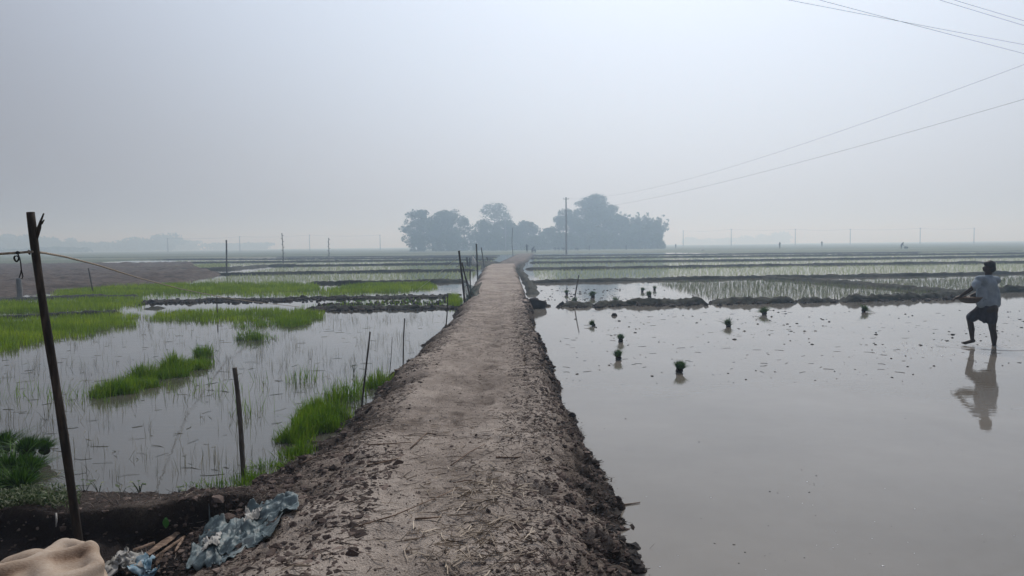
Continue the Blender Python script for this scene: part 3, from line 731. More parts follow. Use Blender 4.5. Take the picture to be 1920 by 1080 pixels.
link('floating_straw', raw_mesh('floating_straw', V, F, False, tn * 0.3), M_FIBRE, kind='stuff')

# ------------------------------------------------------------------ seedling bundles
def bundle_meshes(seed, flare, nb=170):
    global rng
    keep = rng; rng = np.random.default_rng(seed)
    a = rng.random(nb) * 6.283; r = np.sqrt(rng.random(nb)) * 0.045
    P = np.stack([np.cos(a) * r, np.sin(a) * r, np.full(nb, 0.05)], 1)
    V, F, tn = blades(P, rng.uniform(0.13, 0.21, nb), 0.012, flare, 0.4, 2, az=a)
    lm = raw_mesh('leaves', V, F, False, tn); lm.materials.append(M_BUNDLE)
    V, F = ICO2; V = V * (1 + 0.3 * rng.random((len(V), 1))) * np.array([0.062, 0.062, 0.05]) + np.array([0, 0, 0.035])
    rm = raw_mesh('root_ball', V, F, True, rng.random(len(V)) * 0.6); rm.materials.append(M_WETMUD)
    mb = MB(); th = np.linspace(0, 6.283, 13); mb.tube(np.stack([np.cos(th) * 0.058, np.sin(th) * 0.058, 0.085 + 0 * th], 1), 0.006, 5, False)
    tm = mb.mesh('straw_tie'); tm.materials.append(M_STRAW)
    rng = keep
    return lm, rm, tm
BUND = [bundle_meshes(1, 0.25, 300), bundle_meshes(2, 0.35, 300), bundle_meshes(3, 0.7, 320)]
def bundle(loc, s, kind, tilt, label, group):
    e = empty('seedling_bundle', loc, label, 'seedlings', group); s *= random.uniform(.6, .78) if 'flooded' in group else 1
    if 'flooded' in group: tilt = (tilt[0] + random.uniform(-.25, .25), tilt[1] + random.uniform(-.2, .2))
    e.scale = (s, s, s); e.rotation_euler = (tilt[0], tilt[1], random.random() * 6)
    for nm, me in zip(('leaves', 'root_ball', 'straw_tie'), BUND[kind]): 
        o = link(nm, me, None, e)
    return e
BW = [(1273, 698, 1.15, 1, (0, 0), 'largest and nearest green seedling bundle in the open water'),
      (1160, 674, 1.05, 0, (0, 0), 'upright green seedling bundle in open water, nearer one of the close pair'),
      (1164, 641, 1.05, 0, (0, 0), 'upright green seedling bundle in open water, farther one of the close pair'),
      (1114, 611, 1.15, 1, (0, 0.55), 'green seedling bundle leaning right in open water in front of the slanted stick'),
      (1366, 612, 1.15, 1, (0.3, -0.5), 'dark green seedling bundle in open water, alone in the middle of the specked stretch'),
      (1434, 590, 1.3, 2, (0, 0.1), 'spread green seedling bundle just in front of the second gap in the mud bund'),
      (1618, 585, 1.2, 2, (-.2, 0.6), 'dark seedling bundle just in front of the bund, nearest to the man'),
      (1063, 552, 1.2, 1, (0, 0), 'tiny seedling bundle behind the bund, farthest left, nearest to the path'),
      (1112, 558, 1.4, 1, (0, -0.2), 'dark seedling bundle behind the bund, right of the slanted stick'),
      (1151, 566, 1.3, 2, (.3, 0.9), 'squat seedling bundle touching the back of the bund, right of the slanted stick'),
      (1080, 568, 1.2, 1, (0, 0.3), 'seedling bundle tucked against the foot of the slanted stick'),
      (1204, 547, 1.3, 1, (0, -0.2), 'small seedling bundle behind the bund, left one of a group of three'),
      (1218, 558, 1.4, 0, (0, 0), 'small seedling bundle behind the bund, front one of a group of three'),
      (1227, 544, 1.3, 0, (0, 0), 'small seedling bundle behind the bund, rear one of three')]
for px, py, s, k, tl, lab in BW:
    bundle(at(px, py), s, k, tl, lab, 'seedling bundles dropped in the flooded paddy')
HP = [(52, 870, 1.5, 'seedling bundle on top of the heap, highest and farthest right'),
      (84, 862, 1.1, 'small seedling bundle at the right end of the heap, overhanging brown water'),
      (12, 858, 1.5, 'seedling bundle at the rear left of the heap near the edge of the photo'),
      (58, 898, 1.6, 'seedling bundle low on the right side of the heap, in front of the highest one'),
      (22, 898, 1.7, 'seedling bundle in the middle of the heap, dark and dense'),
      (-20, 895, 1.7, 'seedling bundle of the heap cut by the left edge of the photo'),
      (38, 925, 1.5, 'lowest front seedling bundle of the heap, above the pale weeds'),
      (2, 925, 1.5, 'front left seedling bundle of the heap, close to the weeds')]
for k, (px, py, s, lab) in enumerate(HP):
    p = at(px, py); p.z = 0.0 if k > 2 else 0.06
    bundle(p, s * 0.62, 2, (random.uniform(-.25, .25), random.uniform(-.25, .25)), lab, 'heaped seedling bundles at the near left')

# ------------------------------------------------------------------ posts, stakes and poles
def stick_mesh(name, p0, p1, r0, r1, seed=0, wob=0.01, n=10, seg=16, knots=0):
    p0, p1 = np.array(p0[:]), np.array(p1[:]); t = np.linspace(0, 1, seg); r = np.random.default_rng(seed)
    a = r.random(4) * 6.28
    P = p0 + (p1 - p0) * t[:, None]
    P[:, 0] += wob * (np.sin(t * 5 + a[0]) - math.sin(a[0])) * t; P[:, 1] += wob * (np.sin(t * 4 + a[1]) - math.sin(a[1])) * t
    rad = r0 + (r1 - r0) * t
    if knots: rad = rad * (1 + 0.16 * (np.cos(t * knots * 6.283) > 0.9))
    rad = rad * (1 + 0.05 * np.sin(t * 23 + a[2]))
    return MB().tube(P, rad, n), P
def stake(px0, py0, px1, py1, depth, r0, r1, label, group=None, mat=None, name='wooden_stake', sink=0.25, seed=0, wob=0.01, cat='stake', knots=0, seg=16, z0=None):
    b = ray(px0, py0, depth); tp = ray(px1, py1, depth)
    b2 = b + (b - tp).normalized() * sink
    mb, P = stick_mesh(name, b2 - b, tp - b, r0, r1, seed, wob, 10, seg, knots)
    o = link(name, mb.mesh(name), mat or M_STAKE, label=label, cat=cat, group=group); o.location = b
    return o, b, tp
# tall near post with a forked twig, rope and knot
e = empty('wooden_post', ray(146, 1010, 4.35), 'tall dark leaning wooden post with a forked twig at its top, beside the pit', 'post')
pb = ray(146, 1010, 4.35); pt = ray(66, 398, 4.35)
mb, P = stick_mesh('pole', (pb - pt).normalized() * 0.3, pt - pb, 0.0255, 0.0215, 3, 0.012, 14, 30)
link('pole', mb.mesh('pole'), M_POST, e)
def R3(px, py): return ray(px, py, 4.33) - pb
mb = MB(); mb.tube([R3(68, 450), R3(73, 428), R3(76, 416), R3(82, 400)], [0.008, 0.012, 0.007, 0.004], 6); mb.tube([R3(74, 422), R3(79, 418), R3(83, 412)], [0.008, 0.006, 0.003], 6)
link('forked_twig', mb.mesh('forked_twig'), M_POST, e)
mb = MB(); mb.tube([R3(66, 440), R3(62, 458), R3(59, 474)], 0.004, 6)
mb.tube([R3(57, 471) + Vector((0, -.02, 0)), R3(60, 476) + Vector((0, -.02, 0)), R3(54, 470)], 0.006, 6)
link('binding', mb.mesh('binding'), M_DARKCORD, e)

G1 = 'thin stakes along the left edge of the path'
stake(457, 905, 438, 690, 6.35, 0.022, 0.019, 'short thick dark stake standing at the near water edge left of the path', G1, seed=5)
stake(677, 778, 693, 622, 8.9, 0.013, 0.010, 'thin dark stake leaning right at the water edge beside the tallest grass clumps', G1, seed=6, wob=0.006)
stake(729, 725, 734, 632, 10.8, 0.006, 0.004, 'very thin twig-like stake between two thicker stakes at the path edge', G1, seed=7, wob=0.008)
stake(756, 700, 759, 597, 12.0, 0.011, 0.010, 'pale thin upright stake at the path edge with a mud lump at its foot', G1, seed=8)
stake(836, 612, 840, 553, 17.5, 0.016, 0.013, 'short upright stake where the clod row meets the path', G1, seed=9)
stake(872, 574, 861, 470, 24, 0.034, 0.03, 'thick dark stake with a guy line, tallest of the pair beside the green net', G1, M_POST, seed=10, knots=5)
stake(885, 572, 867, 492, 24, 0.026, 0.022, 'dark leaning stake crossing behind the thick one beside the green net', G1, M_POST, seed=11, knots=5)
stake(883, 566, 882, 506, 25.2, 0.022, 0.02, 'straight stake holding the right side of the green net', G1, seed=12)
stake(877, 530, 870, 512, 30, 0.02, 0.016, 'short slanting stick behind the green net', G1, seed=13)
stake(896, 528, 893, 457, 41, 0.045, 0.04, 'tall straight stake farther up the path with a white cord', G1, M_POST, seed=14)
stake(908, 503, 902, 464, 66, 0.05, 0.045, 'tall stake leaning left near the far end of the straight path', G1, M_POST, seed=15)
stake(877, 493, 875, 482, 68, 0.10, 0.09, 'short dark stump on the earth heap, left of the white bag, farther from it', 'stumps on the earth heap', M_POST, name='stump', seed=16, cat='stump')
stake(881, 493, 881, 483, 69, 0.09, 0.08, 'short dark stump on the earth heap, touching the white bag', 'stumps on the earth heap', M_POST, name='stump', seed=17, cat='stump')
stake(915, 490, 913, 482, 75, 0.09, 0.07, 'small dark stump on the path edge, right of the white bag', 'stumps on the earth heap', M_POST, name='stump', seed=18, cat='stump')
stake(1076, 573, 1085, 516, 24.5, 0.022, 0.018, 'slanted dark stick in the first lump of the bund right of the path', seed=19)
stake(342, 930, 343, 893, 6.4, 0.010, 0.008, 'short dark stub poking out of the near left water edge', seed=20)
stake(172, 536, 165, 503, 34, 0.03, 0.025, 'thin stick at the near edge of the brown ploughed field', seed=21)
stake(408, 583, 407, 556, 22, 0.018, 0.016, 'small stick with a brown cloth knob in the green nursery', seed=22)
o, b, tp = stake(425, 507, 424, 450, 66, 0.07, 0.06, 'slender upright pole left of the two notched bamboo poles', 'bamboo poles far off in the left paddies', seed=23, cat='pole', name='bamboo_pole', knots=6)
def notched(px0, py0, px1, py1, depth, label, seed):
    e = empty('bamboo_pole', ray(px0, py0, depth), label, 'pole', 'bamboo poles far off in the left paddies')
    b = ray(px0, py0, depth); tp = ray(px1, py1, depth)
    mb, P = stick_mesh('culm', (b - tp).normalized() * 0.3, tp - b, 0.06, 0.05, seed, 0.05, 7, 12, 8)
    link('culm', mb.mesh('culm'), M_POST, e); r = np.random.default_rng(seed)
    for k in range(8):
        p = P[3 + k] if 3 + k < len(P) else P[-1]; s = 1 if k % 2 else -1
        link('branch_stub', MB().tube([p, p + np.array([0.22 * s, 0, 0.1])], [0.04, 0.02], 5).mesh('branch_stub'), M_POST, e)
notched(531, 493, 529, 437, 100, 'tall notched bamboo pole with cut side branches in the left paddies', 31)
notched(617, 488, 617, 446, 108, 'shorter notched bamboo pole with cut side branches, right of the tallest notched one', 32)
stake(962, 482, 960, 427, 120, 0.06, 0.045, 'crooked thin pole where the path bends, in front of the trees', seed=33, wob=0.15, cat='pole', name='bamboo_pole')
# grey stub post at far left
stake(37, 557, 35, 521, 31, 0.11, 0.10, 'thick grey stub post at the edge of the brown field, far left', mat=M_CONC, seed=34, cat='post', name='concrete_stub')

# electricity poles
def epole(px, pyb, pyt, depth, label, group=None, r=0.16):
    b = ray(px, pyb, depth); tp = ray(px, pyt, depth); hh = tp.z - b.z
    e = empty('electricity_pole', b, label, 'pole', group)
    mb = MB().tube([(0, 0, -0.5), (0, 0, hh * 0.5), (0, 0, hh)], [r, r * 0.85, r * 0.62], 10); link('shaft', mb.mesh('shaft'), M_CONC, e)
    mb = MB().tube([(-0.55, 0, hh - 0.35), (0.55, 0, hh - 0.35)], 0.045, 6); link('crossarm', mb.mesh('crossarm'), M_WIRE, e)
    for s in (-0.5, 0, 0.5):
        mb = MB().tube([(s, 0, hh - 0.3), (s, 0, hh - 0.18), (s, 0, hh - 0.1)], [0.03, 0.06, 0.03], 6); link('insulator', mb.mesh('insulator'), M_CONC, e)
    return e, b, tp
e1, b1, t1 = epole(1062, 478, 370, 150, 'tall grey electricity pole in front of the right end of the grove, nearest of all', r=0.2)
e2, b2, t2 = epole(948, 473, 408, 250, 'hazy electricity pole in front of the middle of the grove', r=0.2)
GP = 'electricity poles fading into the haze on the horizon'
FP = [(315, 472, 446, 'first faint pole on the left horizon, before the hazy far trees'), (450, 471, 443, 'faint horizon pole between the slender pole and the tall notched pole'),
      (581, 470, 440, 'faint horizon pole between the two notched bamboo poles'), (713, 468, 440, 'faint horizon pole left of the grove, between it and the notched poles'),
      (1281, 462, 432, 'faint horizon pole just right of the grove, first in the right row'), (1371, 461, 429, 'second faint horizon pole right of the grove'),
      (1491, 460, 429, 'third faint horizon pole right of the grove'), (1594, 458, 429, 'fourth faint horizon pole right of the grove'),
      (1725, 457, 427, 'fifth faint horizon pole, right of the bending ploughman'), (1826, 456, 427, 'last faint horizon pole, just left above the man with the basket')]
far_tops = []
for k, (px, a, b, lab) in enumerate(FP):
    e_, bb, tt = epole(px, a, b, 390 + (k % 3) * 15 if px < 900 else 400 - (k - 4) * 4, lab, GP, r=0.2); far_tops.append(tt)

# ------------------------------------------------------------------ wires and ropes
def cable(name, p0, p1, sag, r, label, cat, mat, group=None, n=40, extend=0, q=5):
    p0, p1 = np.array(p0[:]), np.array(p1[:]); t = np.linspace(0, 1 + extend, n)
    P = p0 + (p1 - p0) * t[:, None]; P[:, 2] -= sag * 4 * t * (1 - t)
    return link(name, MB().tube(P, r, q).mesh(name), mat, label=label, cat=cat, group=group)
def far_pt(px, py, depth): return ray(px, py, depth)
GW = 'overhead wires across the upper right sky'
cable('overhead_wire', far_pt(1062, 372, 150), far_pt(2200, 15, 30), 2.1, 0.008, 'upper of the two long wires rising right from the tall pole', 'wire', M_WIRE, GW)
cable('overhead_wire', far_pt(1062, 395, 150), far_pt(2200, 104, 30), 1.2, 0.009, 'lower of the two long wires rising right from the tall pole', 'wire', M_WIRE, GW)
def span(pa, pb_, zq, yq=-5):
    d1 = ROT @ Vector(((pa[0] - 960) / 1400, (540 - pa[1]) / 1400, -1)); d2 = ROT @ Vector(((pb_[0] - 960) / 1400, (540 - pb_[1]) / 1400, -1))
    a_ = np.linalg.solve(np.array([[d1.y, d2.y], [d1.z, d2.z]]), np.array([yq, zq - H]))
    return Vector((0, 0, H)) + d1 * a_[0] + d2 * a_[1]
for pa, pb_, lab in (((2200, 135), (1550, 0), 'lower left wire of the crossing pair coming from the top edge'), ((2200, 171), (1598, 0), 'upper left wire of the crossing pair, steeper than the other'),
                     ((2200, 130), (1805, 0), 'left wire of the short parallel pair in the top right corner'), ((2200, 120), (1830, 0), 'rightmost wire of the short parallel pair in the top right corner')):
    cable('overhead_wire', ray(*pa, 30), span(pa, pb_, 8.6), 0.25, 0.0045, lab, 'wire', M_WIRE, GW, 60, 0)
for a, b, lab in ((0, 3, 'faint wire strung along the left horizon poles'), (4, 9, 'faint wire strung along the right horizon poles')):
    mb = MB()
    for k in range(a, b):
        p, q_ = np.array(far_tops[k][:]), np.array(far_tops[k + 1][:]); t = np.linspace(0, 1, 8); P = p + (q_ - p) * t[:, None]; P[:, 2] -= 0.6 * 4 * t * (1 - t) + 0.2
        mb.tube(P, 0.03, 4, False)
    link('horizon_wire', mb.mesh('horizon_wire'), M_WIRE, label=lab, cat='wire')
# rope from beyond the left edge over the post down to the bund
K = [ray(-160, 482, 4.0), ray(0, 476, 4.25), ray(34, 474, 4.29), ray(60, 472, 4.30), ray(82, 474, 4.6), ray(120, 481, 5.4), ray(180, 496, 7.0), ray(260, 521, 10), ray(340, 542, 14), ray(420, 558, 18), ray(500, 569, 21), ray(560, 575, 23.2)]
link('rope', MB().tube(K, [0.0075] * 4 + [0.008, 0.008, 0.008, 0.008, 0.008, 0.009, 0.009, 0.009], 6).mesh('rope'), M_ROPE, label='long pale rope sloping from the tall near post down to the clod bund', cat='rope')
mb = MB(); th = np.linspace(0, 6.283, 14); c = ray(31, 485, 4.27)
mb.tube([np.array(c[:]) + np.array([0.013 * math.cos(a), 0.003 * math.sin(2 * a), 0.016 * math.sin(a)]) for a in th], 0.005, 6, False)
K2 = [ray(33, 474, 4.27), ray(37, 484, 4.27), ray(39, 494, 4.27), ray(40, 506, 4.27), ray(43, 518, 4.27), ray(41, 523, 4.27), ray(36, 521, 4.27), ray(39, 512, 4.27), ray(40, 505, 4.27)]
mb.tube(K2, 0.0032, 6); ball(mb, ray(33, 474, 4.28), 0.011)
link('hanging_cord', mb.mesh('hanging_cord'), M_DARKCORD, label='dark looped cord knotted to the rope at the left edge', cat='cord')
mb = MB().tube([ray(166, 503, 7.2), ray(170, 520, 7.2), ray(173, 532, 7.2)], 0.004, 5)
M_WCORD = material('white_cord', 0.8, (0.6, 0.6, 0.56), 0.3)[0]
cable('guy_line', ray(860, 482, 24), ray(775, 549, 26), 0.02, 0.007, 'thin pale guy line from the thick stake down to the nursery bed', 'cord', M_WCORD, q=4)
cable('guy_line', ray(893, 462, 41), ray(888, 486, 60), 0.02, 0.012, 'short white cord from the tall straight stake to the white bag', 'cord', M_WCORD, q=4)

# ------------------------------------------------------------------ net, bag, sheet, rags
def cloth(name, corners, nu, nv, fn, mat, label=None, cat=None, parent=None, thick=0.002):
    A, B, C, D = [np.array(c[:]) for c in corners]
    u, v = np.meshgrid(np.linspace(0, 1, nu), np.linspace(0, 1, nv))
    P = (A * (1 - u[..., None]) * (1 - v[..., None]) + B * u[..., None] * (1 - v[..., None]) + C * u[..., None] * v[..., None] + D * (1 - u[..., None]) * v[..., None])
    P = P + fn(u, v)
    i = np.arange((nv - 1) * nu).reshape(nv - 1, nu)[:, :-1].ravel(); F = np.stack([i, i + 1, i + nu + 1, i + nu], 1)
    o = link(name, raw_mesh(name, P.reshape(-1, 3), F), mat, parent, label=label, cat=cat)
    if thick:
        s = o.modifiers.new('s', 'SOLIDIFY'); s.thickness = thick
    return o
mn, t, b = material('green_net', 0.8, (0.03, 0.075, 0.065), 0.2)
wv = t.nodes.new('ShaderNodeTexVoronoi'); wv.inputs['Scale'].default_value = 55; wv.feature = 'DISTANCE_TO_EDGE'; t.links.new(posn(t), wv.inputs['Vector'])
lt_ = t.nodes.new('ShaderNodeMath'); lt_.operation = 'LESS_THAN'; lt_.inputs[1].default_value = 0.16; t.links.new(wv.outputs['Distance'], lt_.inputs[0]); t.links.new(lt_.outputs[0], b.inputs['Alpha'])
cloth('fishing_net', [ray(868, 568, 24.1), ray(902, 562, 24.6), ray(900, 528, 25.2), ray(872, 528, 24.3)], 40, 30,
      lambda u, v: np.stack([0.06 * np.sin(v * 6 + 2 * u), 0.12 * np.sin(u * 14 + v * 3) + 0.05 * np.sin(v * 9), -0.14 * np.sin(u * math.pi) * v], -1), mn,
      'dark green net hung between stakes at the left edge of the path', 'net', thick=0)
def crumple(au, seed, k=1.0):
    def f(u, v):
        z = au * (ridged(u * 3 * k, v * 3 * k, seed, 4) * 0.5 + 0.25 * fbm(u * 9, v * 9, seed + 5, 3))
        return np.stack([au * 0.8 * fbm(u * 4, v * 4, seed + 9, 3), au * 0.8 * fbm(u * 4, v * 4, seed + 19, 3), z], -1)
    return f
M_BAG = noise_mat('white_bag_plastic', [(0.3, (0.45, 0.45, 0.42)), (0.7, (0.72, 0.72, 0.68))], 5, 0.6, 0.4, 0.02)
mb = MB(); c = ray(889, 494, 67)
capsule(mb, c, c + Vector((-0.03, 0, 0.32)), 0.20, 0.16); capsule(mb, c + Vector((-.05, 0, .3)), c + Vector((-0.10, 0, 0.62)), 0.15, 0.05); capsule(mb, c, c + Vector((0.3, 0, 0.05)), 0.14, 0.05)
link('sack', remeshed(mb, 'sack', 0.04, 3), M_BAG, label='white crumpled sack slumped on the dark earth heap beside the far path', cat='sack')

# weathered plastic sheet on the slope at the near left
def on_ground(px, py, lift=0.0):
    d = ROT @ Vector(((px - 960) / 1400, (540 - py) / 1400, -1)); d = d / d.y
    ts = np.arange(2.4, 16, 0.012)
    zz = H + d.z * ts; g = h_all(d.x * ts, ts) + lift
    k = int(np.argmax(zz < g)) if (zz < g).any() else len(ts) - 1
    return Vector((0, 0, H)) + d * float(ts[k])
M_SHEET = noise_mat('blue_grey_sheet', [(0.3, (0.045, 0.068, 0.074)), (0.5, (0.095, 0.135, 0.142)), (0.7, (0.19, 0.22, 0.215))], 9, 0.5, 0.5, 0.006, 60, spec=0.4)
M_PALE = noise_mat('pale_cloth', [(0.3, (0.18, 0.17, 0.15)), (0.5, (0.36, 0.35, 0.32)), (0.7, (0.5, 0.49, 0.46))], 8, 0.8, 0.5, 0.006, 50)
def ground_cloth(name, outline, mat, amp, seed, lift=0.02, nu=60, nv=44, **k):
    """sheet following the ground: outline = 4 corner pixels (counter-clockwise)"""
    cs = [on_ground(*p) for p in outline]
    A, B, C, D = [np.array(c[:]) for c in cs]
    def fn(u, v):
        P = (A * (1 - u[..., None]) * (1 - v[..., None]) + B * u[..., None] * (1 - v[..., None]) + C * u[..., None] * v[..., None] + D * (1 - u[..., None]) * v[..., None])
        ex = amp * 0.9 * fbm(u * 3.5, v * 3.5, seed + 9, 3); ey = amp * 0.9 * fbm(u * 3.5, v * 3.5, seed + 19, 3)
        g = h_all(P[..., 0] + ex, P[..., 1] + ey)
        z = g + lift + amp * np.abs(ridged(u * 2.1, v * 1.5, seed, 2)) * 0.75 + amp * 0.12 * fbm(u * 9, v * 9, seed + 5, 3)
        z = np.maximum(z, g + 0.004)
        return np.stack([ex, ey, z - P[..., 2]], -1)
    return cloth(name, cs, nu, nv, fn, mat, **k)
e = empty('plastic_sheet', on_ground(450, 1000), 'torn crumpled blue-grey plastic sheet lying on the earth slope at the near left', 'sheet')
def under(e, o): o.parent = e; o.matrix_parent_inverse = Matrix.Translation(-Vector(e.location)); return o
under(e, ground_cloth('main_sheet', [(352, 1074), (440, 1052), (486, 985), (392, 962)], M_SHEET, 0.026, 3, 0.012))
under(e, ground_cloth('fold', [(400, 1042), (505, 1018), (530, 975), (440, 985)], M_SHEET, 0.024, 23, 0.025))
under(e, ground_cloth('fold', [(440, 985), (560, 966), (558, 934), (470, 948)], M_SHEET, 0.022, 43, 0.018))
under(e, ground_cloth('torn_lining', [(456, 996), (480, 986), (492, 964), (464, 960)], M_PALE, 0.018, 63, 0.035, 30, 24))
under(e, ground_cloth('torn_lining', [(378, 1048), (412, 1036), (412, 1014), (384, 1024)], M_PALE, 0.018, 73, 0.045, 30, 24))
e = empty('rag', on_ground(245, 1078), 'whitish torn rag with a blue patch beside the cow at the bottom edge', 'rag')
under(e, ground_cloth('white_cloth', [(196, 1096), (262, 1100), (268, 1066), (222, 1050)], M_PALE, 0.07, 83, 0.05, 40, 30))
M_BLUE = noise_mat('blue_patch', [(0.35, (0.06, 0.18, 0.26)), (0.6, (0.3, 0.38, 0.42))], 12, 0.7, 0.4, 0.005)
under(e, ground_cloth('blue_patch', [(250, 1090), (290, 1092), (285, 1072), (262, 1068)], M_BLUE, 0.04, 93, 0.06, 24, 20))

# bark slabs and broken cane
M_BARKP = wood_mat('split_bark', (0.06, 0.04, 0.028), (0.17, 0.115, 0.08), (0.32, 0.23, 0.17), 20)
def slab(p0, p1, wd, th, label, seed):
    a, b = on_ground(*p0, lift=0.03), on_ground(*p1, lift=0.05); c = (a + b) / 2; ln = (b - a).length
    ux = (b - a).normalized(); uy = Vector((0, 0, 1)).cross(ux).normalized(); uz = ux.cross(uy)
    r = np.random.default_rng(seed); V = []; n = 12
    for i in range(n):
        t = i / (n - 1) - 0.5; w_ = wd * (1 - 0.5 * abs(t) ** 1.5 * 2) * r.uniform(0.8, 1.15)
        for k, (s, q) in enumerate(((-1, 0), (-0.5, .8), (.4, 1), (1, .1), (.4, -.5), (-.5, -.6))):
            V.append((ux * (t * ln) + uy * (s * w_ / 2) + uz * (q * th * r.uniform(.7, 1.2)))[:])
    F = [(i * 6 + j, i * 6 + (j + 1) % 6, (i + 1) * 6 + (j + 1) % 6, (i + 1) * 6 + j) for i in range(n - 1) for j in range(6)]
    me = bpy.data.meshes.new('bark_slab'); me.from_pydata(V, [], F + [(5, 4, 3, 2, 1, 0), tuple((n - 1) * 6 + j for j in range(6))]); me.update()
    o = link('bark_slab', me, M_BARKP, label=label, cat='bark', group='broken bark in the pit'); o.location = c
slab((274, 1041), (332, 1000), 0.07, 0.012, 'widest pale brown bark slab slanting up in the dark pit', 1)
slab((290, 1046), (346, 1006), 0.025, 0.01, 'narrow brown strip leaning along the widest bark slab', 2)
slab((328, 1034), (344, 1008), 0.02, 0.008, 'short thin reddish splinter right of the bark slabs', 3)
slab((292, 1060), (306, 1036), 0.03, 0.006, 'curled pale leaf-like strip below the bark slabs', 4)
slab((250, 1032), (290, 1018), 0.05, 0.01, 'dark half-buried bark piece left of the widest slab', 5)
# one green leaf hanging at the pit edge
V = []; 
for i in range(9):
    t_ = i / 8; w_ = 0.022 * math.sin(math.pi * (0.06 + 0.9 * t_)); V += [(-w_, 0.004 * t_, 0.07 * t_), (0, -0.006, 0.07 * t_), (w_, 0.004 * t_, 0.07 * t_)]
F = [(3 * i + j, 3 * i + j + 1, 3 * i + 4 + j, 3 * i + 3 + j) for i in range(8) for j in range(2)]
me = bpy.data.meshes.new('leaf'); me.from_pydata(V, [], F); me.update()
o = link('leaf', me, material('fresh_leaf', 0.4, (0.04, 0.16, 0.02), 0.4)[0], label='single bright green oval leaf at the edge of the dark pit', cat='leaf'); o.location = ray(311, 990, 4.75)
o = link('twig', MB().tube([ray(105, 962, 5.1), ray(106, 975, 5.08), ray(105, 988, 5.06)], [.006, .006, .004], 6).mesh('twig'), M_PALE, label='short pale twig standing against the dark pit wall left of the post', cat='twig')

# longer sticks on the path (each told apart by place)
TW = [((665, 988), (740, 966), (860, 915), .004, 'long thin bent cane lying diagonally from the slope onto the path'),
      ((1145, 950), (1172, 946), (1200, 942), .006, 'thin stick floating in the right water beside the bank'),
      ((770, 840), (800, 812), (818, 814), .006, 'dark curved stick on the middle of the path'),
      ((690, 872), (720, 866), (752, 858), .006, 'thick dark stick on the left of the path, lower of two'),
      ((690, 834), (730, 832), (770, 829), .005, 'brown stick lying across the left part of the path'),
      ((846, 872), (880, 848), (910, 832), .004, 'thin stick pointing up-right near the centre of the path'),
      ((850, 905), (880, 900), (914, 908), .004, 'straw-coloured stick over the large straw scatter'),
      ((778, 973), (805, 971), (828, 969), .006, 'dark stick left below the large straw scatter'),
      ((930, 857), (965, 858), (978, 856), .006, 'short dark stick beside the crack on the right of the path'),
      ((560, 870), (590, 858), (620, 848), .006, 'pale root on the left bank slope above the near water')]
for a, b, c, r_, lab in TW:
    P = [on_ground(*p, lift=0.012) if p[0] < 1100 else at(*p, 0.006) for p in (a, ((a[0] * 3 + b[0] * 2) / 5, (a[1] * 3 + b[1] * 2) / 5), b, c)]
    me = MB().tube(P, [r_, r_ * 1.1, r_, r_ * .6], 6).mesh('twig'); link('twig', me, M_BARKP, label=lab, cat='stick')

# weeds on the near left bank
n = 5200; px = rng.uniform(-40, 150, n) ; py = rng.uniform(915, 968, n)
P = np.array([at(a, b, 0.1)[:] for a, b in zip(px, py)])
k = (P[:, 1] < 6.3) & (P[:, 1] > 5.35) & (rng.random(n) < np.interp(px, [-40, 80, 150], [1, .9, .15])); P = P[k]
P[:, 2] = np.maximum(h_all(P[:, 0], P[:, 1]), 0) + rng.uniform(0.0, 0.07, len(P))
V, F, tn = blades(P, rng.uniform(0.012, 0.035, len(P)), rng.uniform(0.010, 0.018, len(P)), 0.9, 0.4, 2)
link('bank_weeds', raw_mesh('bank_weeds', V, F, False, tn), M_WEED, kind='stuff')
def weed(px, py, nl, hgt, label):
    c = at(px, py); e = empty('weed', c, label, 'weed', 'small weeds on the near cross bank')
    mb = MB(); r = np.random.default_rng(int(px)); tops = []
    for k in range(nl):
        a = r.random() * 6.28; l = hgt * r.uniform(.5, 1); tp = Vector((math.cos(a) * l * .5, math.sin(a) * l * .5, l)); tops.append((tp, a))
        mb.tube([(0, 0, 0), tp * 0.5 + Vector((0, 0, l * .1)), tp], [.003, .0025, .002], 4)
    link('stems', mb.mesh('stems'), M_WEED, e)
    for tp, a in tops:
        d = Vector((math.cos(a), math.sin(a), r.uniform(-.3, .5))); s = Vector((-math.sin(a), math.cos(a), 0)) * 0.016; l = r.uniform(.03, .055)
        me = bpy.data.meshes.new('leaf'); me.from_pydata([tp[:], (tp + d * l * .5 + s)[:], (tp + d * l)[:], (tp + d * l * .5 - s)[:]], [], [(0, 1, 2), (0, 2, 3)])
        at_ = me.attributes.new('tone', 'FLOAT', 'POINT'); at_.data.foreach_set('value', [r.random()] * 4); me.update(); link('leaf', me, M_WEED, e)
c0 = 'leafy weed on the near cross bank, '
weed(158, 932, 7, .12, c0 + 'just right of the tall post'); weed(186, 928, 5, .11, c0 + 'second right of the tall post'); weed(228, 932, 5, .07, c0 + 'low, between the taller ones')
weed(262, 928, 8, .12, c0 + 'with upright bright leaves, farthest right'); weed(335, 928, 5, .07, c0 + 'dark, beside the short stub')
weed(663, 700, 6, .2, 'leafy broad-leaved weed in the water beside the thin leaning stake')

